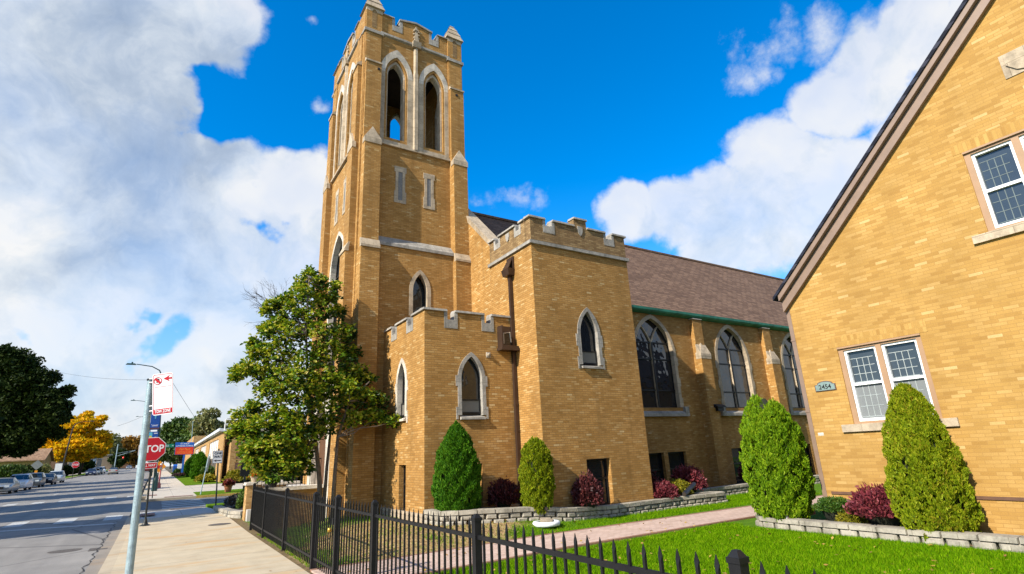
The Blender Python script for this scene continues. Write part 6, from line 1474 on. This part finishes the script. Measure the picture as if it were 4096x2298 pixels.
mb = MB(); s = Sgn((-14.95,Y-.06,3.45), (1,0,0), (0,0,1)); s.poly(mb, [(0,-.72),(.72,0),(0,.72),(-.72,0)], -.01, 0); mb.build('sign_plate', M['sign_back'], ds_)
mb = MB(); s = Sgn((-14.92,Y-.08,2.3), (1,0,0), (0,0,1)); s.poly(mb, s.rect(.34,.75), -.02, 0); mb.build('marker', M['sign_orange'], ds_)
# ------------------------------------------------------------------ entrance stairs, pier, pots, railings
ew = thing('entrance_wall', 'low brick wall with a pale stone cap leading from the sidewalk to the tower door', 'wall', (4.0,20.6,0))
mb = MB(); mb.box(3.15,4.92,20.0,20.28,-.1,1.14); mb.build('wall', M['brick'], ew)
mb = MB(); mb.hexa([(3.05,19.92,1.142),(4.92,19.92,1.142),(4.92,20.36,1.142),(3.05,20.36,1.142)],[(3.07,19.94,1.25),(4.92,19.94,1.25),(4.92,20.34,1.25),(3.07,20.34,1.25)]); mb.build('cap', M['stone_light'], ew)
pr_ = thing('brick_pier', 'square tan brick pier with a flat pale cap at the stair foot', 'pier', (3.25,23.9,0))
mb = MB(); mb.box(3.0,3.52,23.55,24.15,-.1,1.26); mb.box(3.52,4.92,23.7,23.98,-.1,1.2); mb.build('pier', M['brick_far'], pr_)
mb = MB(); mb.box(3.04,3.9,23.2,23.545,-.1,.42); mb.build('base', M['ramp'], pr_)
mb = MB(); mb.hexa([(2.93,23.48,1.262),(3.59,23.48,1.262),(3.59,24.22,1.262),(2.93,24.22,1.262)],[(2.96,23.51,1.36),(3.56,23.51,1.36),(3.56,24.19,1.36),(2.96,24.19,1.36)])
mb.hexa([(3.6,23.62,1.21),(4.92,23.62,1.21),(4.92,24.06,1.21),(3.6,24.06,1.21)],[(3.6,23.64,1.3),(4.92,23.64,1.3),(4.92,24.04,1.3),(3.6,24.04,1.3)]); mb.build('cap', M['stone_light'], pr_)
stp = thing('entrance_steps', 'concrete steps rising between low walls to the stone tower door', 'steps', (4.0,21.9,0))
mb = MB()
for i in range(7): mb.box(3.2+.2*i,4.92,20.37,23.6,-.05 if i == 0 else .17*i,.17*(i+1))
mb.build('steps', M['ramp'], stp)
def railing(label, y, pts):
    t = thing('stair_railing', label, 'railing', (pts[0][0],y,0))
    mb = MB(); mb.tube([(a,y,b) for a,b in pts], .022, 6); mb.build('handrail', M['fence'], t)
    mb = MB()
    for (a,b),(c,d) in zip(pts, pts[1:]):
        n = max(2,int(abs(c-a)/.13))
        for i in range(n+1): xx = a+(c-a)*i/n; zz = b+(d-b)*i/n; mb.box(xx-.008,xx+.008,y-.008,y+.008,zz-.85,zz)
    mb.build('balusters', M['fence'], t)
railing('black stair railing on the near side of the entrance steps', 20.5, [(3.2,1.15),(4.4,2.1),(4.92,2.1)])
railing('black stair railing on the far side of the entrance steps', 23.4, [(3.2,1.25),(4.4,2.2),(4.92,2.2)])
def flower_pot(label, x, y, z, r, h, potm, stops, n=500, leaf=.05, hh=.3, seed=1):
    t = thing('flower_pot', label, 'flower pot', (x,y,z))
    mb = MB(); mb.lathe((x,y,z), [(r*.62,0),(r*.85,h*.7),(r,h*.8),(r,h),(r*.85,h),(r*.8,h*.85)], 16); mb.build('pot', potm, t, smooth=False)
    rg = np.random.default_rng(seed); d = unit(rg.normal(size=(n,3))); d[:,2] = np.abs(d[:,2]); P = np.array([x,y,z+h*.9])+d*np.array([r*1.35,r*1.35,hh])*(rg.random(n)**.4)[:,None]
    ax = unit(d+rg.normal(size=(n,3))*.5); sd = unit(np.cross(ax, rg.normal(size=(n,3)))); s = leaf*(.6+.8*rg.random(n))[:,None]
    V,F = quads_from(P, ax*s, sd*s*.5); np_mesh('plants', V, F, leafmat('pot_plants', stops, .3), t)
    return t
M['terracotta'] = simple('terracotta', (.30,.11,.05), .8, .15, 9)
flower_pot('pale pot of orange flowers standing on the pier cap', 3.28, 23.85, 1.36, .17, .22, M['stone'], [(.2,(.06,.13,.02)),(.55,(.16,.24,.03)),(.68,(.7,.16,.01)),(1,(.8,.25,.02))], 420, .05, .3, 5)
flower_pot('dark pot of bright green leaves on the low entrance wall', 3.32, 20.14, 1.25, .17, .16, M['frame_dark'], [(.2,(.07,.16,.015)),(.6,(.17,.33,.03)),(.9,(.25,.40,.05)),(1,(.08,.05,.18))], 520, .06, .28, 6)
flower_pot('terracotta pot of dark red plants in the grass across the side road', 4.45, 44.4, g(44.4), .3, .5, M['terracotta'], [(.2,(.10,.02,.02)),(.6,(.25,.04,.03)),(1,(.35,.09,.03))], 500, .1, .4, 7)
vs_ = thing('back_of_sign', 'tall dark back of a rounded sign on a post behind the flower pots', 'sign board', (5.4,44.2,g(44.2)))
mb = MB(); s = Sgn((5.4,44.2,1.72), (1,.0,0), (0,0,1)); s.poly(mb, s.rect(.62,.95,.12), -.04, .04); mb.build('board', M['frame_dark'], vs_); mb = MB(); mb.tube([(5.42,44.2,g(44)),(5.4,44.2,1.3)], .07, 8); mb.build('post', M['frame_dark'], vs_)
# planting beside the pier at the corner
bw = block_wall('retaining_wall', 'few large tan kerb stones curving round the corner plant bed', [(2.45,29.6),(2.5,27.8),(2.62,26.2),(2.75,25.2),(3.0,24.6)], .30, 1, .3, -.02, .9, .14)
soil('corner_bed', [(2.7,31.2),(2.72,27.8),(2.85,26.2),(3.0,25.2),(3.2,24.4),(6,24.4),(6,31.2)], .12)
bush('lavender_bush', 'grey purple twiggy bush in the corner plant bed', 'bush', (3.4,29.2,.12), .55, .6, .6, leafmat('lavender', [(.2,(.05,.05,.04)),(.6,(.11,.10,.09)),(1,(.17,.14,.17))], .1), 1500, .06, 1.0, seed=90, core=.3)
bush('garden_bush', 'thin green bush beside the brick pier', 'bush', (3.45,26.6,.1), .4, .45, .9, LEAF['green_a'], 1100, .06, 1.0, seed=91, core=.3)
EXPOSURE = 0.75; CLOUD_GAIN = 4.7; SKY_SAT = 1.44; SKY_VAL = 1.38; SKY_HUE = .502
# ------------------------------------------------------------------ sun, sky, clouds
SUN_DIR = Vector((-1.0,-.215,.72)).normalized()      # towards the sun
el = math.asin(SUN_DIR.z); az = math.atan2(SUN_DIR.x, SUN_DIR.y)
sl = bpy.data.lights.new('sun', 'SUN'); sl.energy = 5.0; sl.angle = rad(.53); sl.color = (1.0,.925,.79)
so_ = bpy.data.objects.new('sun', sl); COL.objects.link(so_); so_.rotation_euler = SUN_DIR.to_track_quat('Z','Y').to_euler(); so_.location = (-30,-10,40)
wd = bpy.data.worlds.new('World'); S.world = wd; wd.use_nodes = True; wt = wd.node_tree
for n in list(wt.nodes): wt.nodes.remove(n)
q = N.__new__(N); q.t = wt
out = q.n('OutputWorld'); bg = q.n('Background'); wt.links.new(bg.outputs[0], out.inputs[0]); bg.inputs[1].default_value = .12
sky = q.n('TexSky', sky_type='NISHITA'); sky.sun_disc = False; sky.sun_elevation = el; sky.sun_rotation = az; sky.altitude = 200; sky.air_density = 1.0; sky.dust_density = .25; sky.ozone_density = 3.0
hs = q.n('HueSaturation'); hs.inputs['Saturation'].default_value = SKY_SAT; hs.inputs['Value'].default_value = SKY_VAL; hs.inputs['Hue'].default_value = SKY_HUE; wt.links.new(sky.outputs[0], hs.inputs['Color'])
D = q.n('TexCoord').outputs['Generated']
nv = q.n('VectorMath', operation='NORMALIZE'); wt.links.new(D, nv.inputs[0]); D = nv.outputs[0]
def fbm(vec, s, det=8, rough=.58): return q.noise(vec, s, det, rough)
# domain warp so that the cloud edges billow
wn = q.n('TexNoise'); wn.inputs['Scale'].default_value = 5.0; wn.inputs['Detail'].default_value = 5; wt.links.new(D, wn.inputs['Vector'])
wsb = q.n('VectorMath', operation='SUBTRACT'); wt.links.new(wn.outputs['Color'], wsb.inputs[0]); wsb.inputs[1].default_value = (.5,.5,.5)
wsc = q.n('VectorMath', operation='SCALE'); wt.links.new(wsb.outputs[0], wsc.inputs[0]); wsc.inputs['Scale'].default_value = .16
wad = q.n('VectorMath', operation='ADD'); wt.links.new(D, wad.inputs[0]); wt.links.new(wsc.outputs[0], wad.inputs[1]); DW = wad.outputs[0]
def dirof(dx, dy): v = Vector(ray(dx*1.59, dy*1.59)).normalized(); return tuple(v)
def blob(vec, dx, dy, rpx, w=1.0, soft=.55):   # a round patch of cloud cover of angular radius rpx
    c = Vector(dirof(dx,dy)); c2 = Vector(dirof(dx+rpx,dy)); th = c.angle(c2)
    dt = q.n('VectorMath', operation='DISTANCE'); wt.links.new(vec, dt.inputs[0]); dt.inputs[1].default_value = tuple(c)
    mr = q.n('MapRange', interpolation_type='SMOOTHSTEP'); wt.links.new(dt.outputs['Value'], mr.inputs[0])
    R_ = 2*math.sin(th/2)
    for i,v in ((1,R_*(1+soft)),(2,R_*(1-soft)),(3,0),(4,w)): mr.inputs[i].default_value = v
    return mr.outputs[0]
def cover(vec, blobs):
    acc = None
    for b in blobs:
        o = blob(vec, *b); acc = o if acc is None else q.math('MAXIMUM', acc, o)
    return acc
LEFT = [(130,120,400),(400,120,190),(520,60,110),(530,150,100),(470,235,80),(120,420,400),(400,540,210),(540,440,115),(640,440,95),(740,460,80),(810,480,80),(300,640,330),(650,620,220),(760,560,130),(500,800,330),(150,850,380),(720,760,200),(480,1050,300),(200,1080,260),(900,1000,200),(-400,300,500),(-400,800,500)]
RIGHT = [(2200,130,170),(2090,230,130),(2330,40,150),(1960,420,150),(2090,440,170),(1800,500,115),(1720,540,110),(1590,550,80),(1880,600,180),(2000,560,160),(1860,200,75,.62,.9),(1910,150,70,.66,.9),(1960,90,80,.68,.9),(2060,60,90,.75,.8),(2300,300,120,.66),(2600,100,300)]
WISP = [(796,272,34,.5,.9),(738,50,26,.46,.9),(1250,512,50,.52,.9),(1300,515,50,.54,.9),(1345,508,40,.5,.9),(1640,40,16,.42,.9)]
GAPS = [(735,575,46,.78,.95),(450,860,62,.66,.95),(350,770,40,.70,.95),(590,240,70,.7,.9),(545,215,45,.6,.9),(60,900,60,.5,.95)]
cv = q.math('MAXIMUM', cover(DW, LEFT), cover(DW, RIGHT)); cv = q.math('MAXIMUM', cv, cover(DW, WISP))
behind = q.n('SeparateXYZ'); wt.links.new(D, behind.inputs[0])
wsc2 = q.n('VectorMath', operation='SCALE'); wt.links.new(wsb.outputs[0], wsc2.inputs[0]); wsc2.inputs['Scale'].default_value = .34
wad2 = q.n('VectorMath', operation='ADD'); wt.links.new(D, wad2.inputs[0]); wt.links.new(wsc2.outputs[0], wad2.inputs[1])
gp = cover(wad2.outputs[0], GAPS); cv = q.math('SUBTRACT', cv, q.math('MULTIPLY', gp, 1.25))
# unseen cloud added behind the camera, its cover set for white fill light
bk = q.n('MapRange'); wt.links.new(behind.outputs[1], bk.inputs[0]); bk.inputs[1].default_value = .05; bk.inputs[2].default_value = -.35; bk.inputs[3].default_value = 0; bk.inputs[4].default_value = .58
cv = q.math('MAXIMUM', cv, bk.outputs[0])
f1 = fbm(D, 3.2, 9, .6); f2 = fbm(D, 9.0, 9, .66); f6 = fbm(D, 30.0, 6, .65)
den = q.math('ADD', q.math('MULTIPLY', cv, 1.05), q.math('ADD', q.math('MULTIPLY', q.math('SUBTRACT', f1, .5), 1.0), q.math('ADD', q.math('MULTIPLY', q.math('SUBTRACT', f2, .5), 1.0), q.math('MULTIPLY', q.math('SUBTRACT', f6, .5), .35))))
al = q.n('MapRange', interpolation_type='SMOOTHSTEP'); wt.links.new(den, al.inputs[0]); al.inputs[1].default_value = .34; al.inputs[2].default_value = .80
# thick middles are greyer below, the edges towards the sun bright
GREY = [(250,230,330,.95,.8),(470,330,210,.95,.8),(560,150,120,.75,.8),(120,60,200,.55,.9),(430,560,240,.62,.8),(330,620,200,.45,.9),(640,650,120,.35,.9),(180,760,220,.35,.9),(300,960,200,.28,.9),(800,800,150,.3,.9),(1880,610,150,.22,.9),(2300,330,140,.35,.9),(2150,300,120,.3,.9),(1750,590,130,.3,.9),(2060,560,130,.25,.9),(120,900,260,.35,.9),(650,900,160,.35,.9)]
gr = cover(DW, GREY)
up_ = q.n('VectorMath', operation='ADD'); wt.links.new(DW, up_.inputs[0]); up_.inputs[1].default_value = (-.05,-.015,.06)
f3 = fbm(up_.outputs[0], 3.2, 9, .6); f4 = fbm(up_.outputs[0], 9.0, 6, .6); f5 = fbm(DW, 9.0, 6, .6)
sh = q.math('ADD', q.math('MULTIPLY', q.math('SUBTRACT', f3, f1), 1.0), q.math('MULTIPLY', q.math('SUBTRACT', f4, f5), .9))
lum = q.math('SUBTRACT', q.math('SUBTRACT', 1.0, q.math('MULTIPLY', gr, .74)), q.math('MULTIPLY', sh, 1.15))
cc = q.ramp(lum, [(0,(.36,.46,.62)),(.35,(.50,.60,.75)),(.7,(.78,.85,.93)),(.95,(.98,.99,1.0))])
bright = q.n('VectorMath', operation='SCALE'); wt.links.new(cc, bright.inputs[0]); bright.inputs['Scale'].default_value = CLOUD_GAIN
sz = q.n('SeparateXYZ'); wt.links.new(D, sz.inputs[0])
hz = q.n('MapRange', interpolation_type='SMOOTHSTEP'); wt.links.new(sz.outputs[2], hz.inputs[0]); hz.inputs[1].default_value = .42; hz.inputs[2].default_value = -.02; hz.inputs[3].default_value = 0; hz.inputs[4].default_value = .75
pale = q.mix(hz.outputs[0], hs.outputs[0], (1.75,2.75,4.1))
thin = q.ramp(fbm(DW, 2.6, 5, .55), [(.38,(.70,.70,.70)),(.58,(1,1,1))])
alpha = q.math('MULTIPLY', al.outputs[0], thin)
fin = q.mix(alpha, pale, bright.outputs[0]); wt.links.new(fin, bg.inputs[0])
wd.cycles.sampling_method = 'AUTOMATIC'
# ------------------------------------------------------------------ picture settings
vs = S.view_settings; vs.view_transform = 'Standard'; vs.look = 'None'; vs.gamma = 1.0; vs.exposure = EXPOSURE; vs.use_curve_mapping = False
S.render.engine = 'CYCLES'; S.cycles.use_denoising = True; S.cycles.max_bounces = 8; S.cycles.diffuse_bounces = 3; S.cycles.glossy_bounces = 3; S.cycles.transmission_bounces = 2; S.cycles.transparent_max_bounces = 4
S.cycles.sample_clamp_indirect = 6
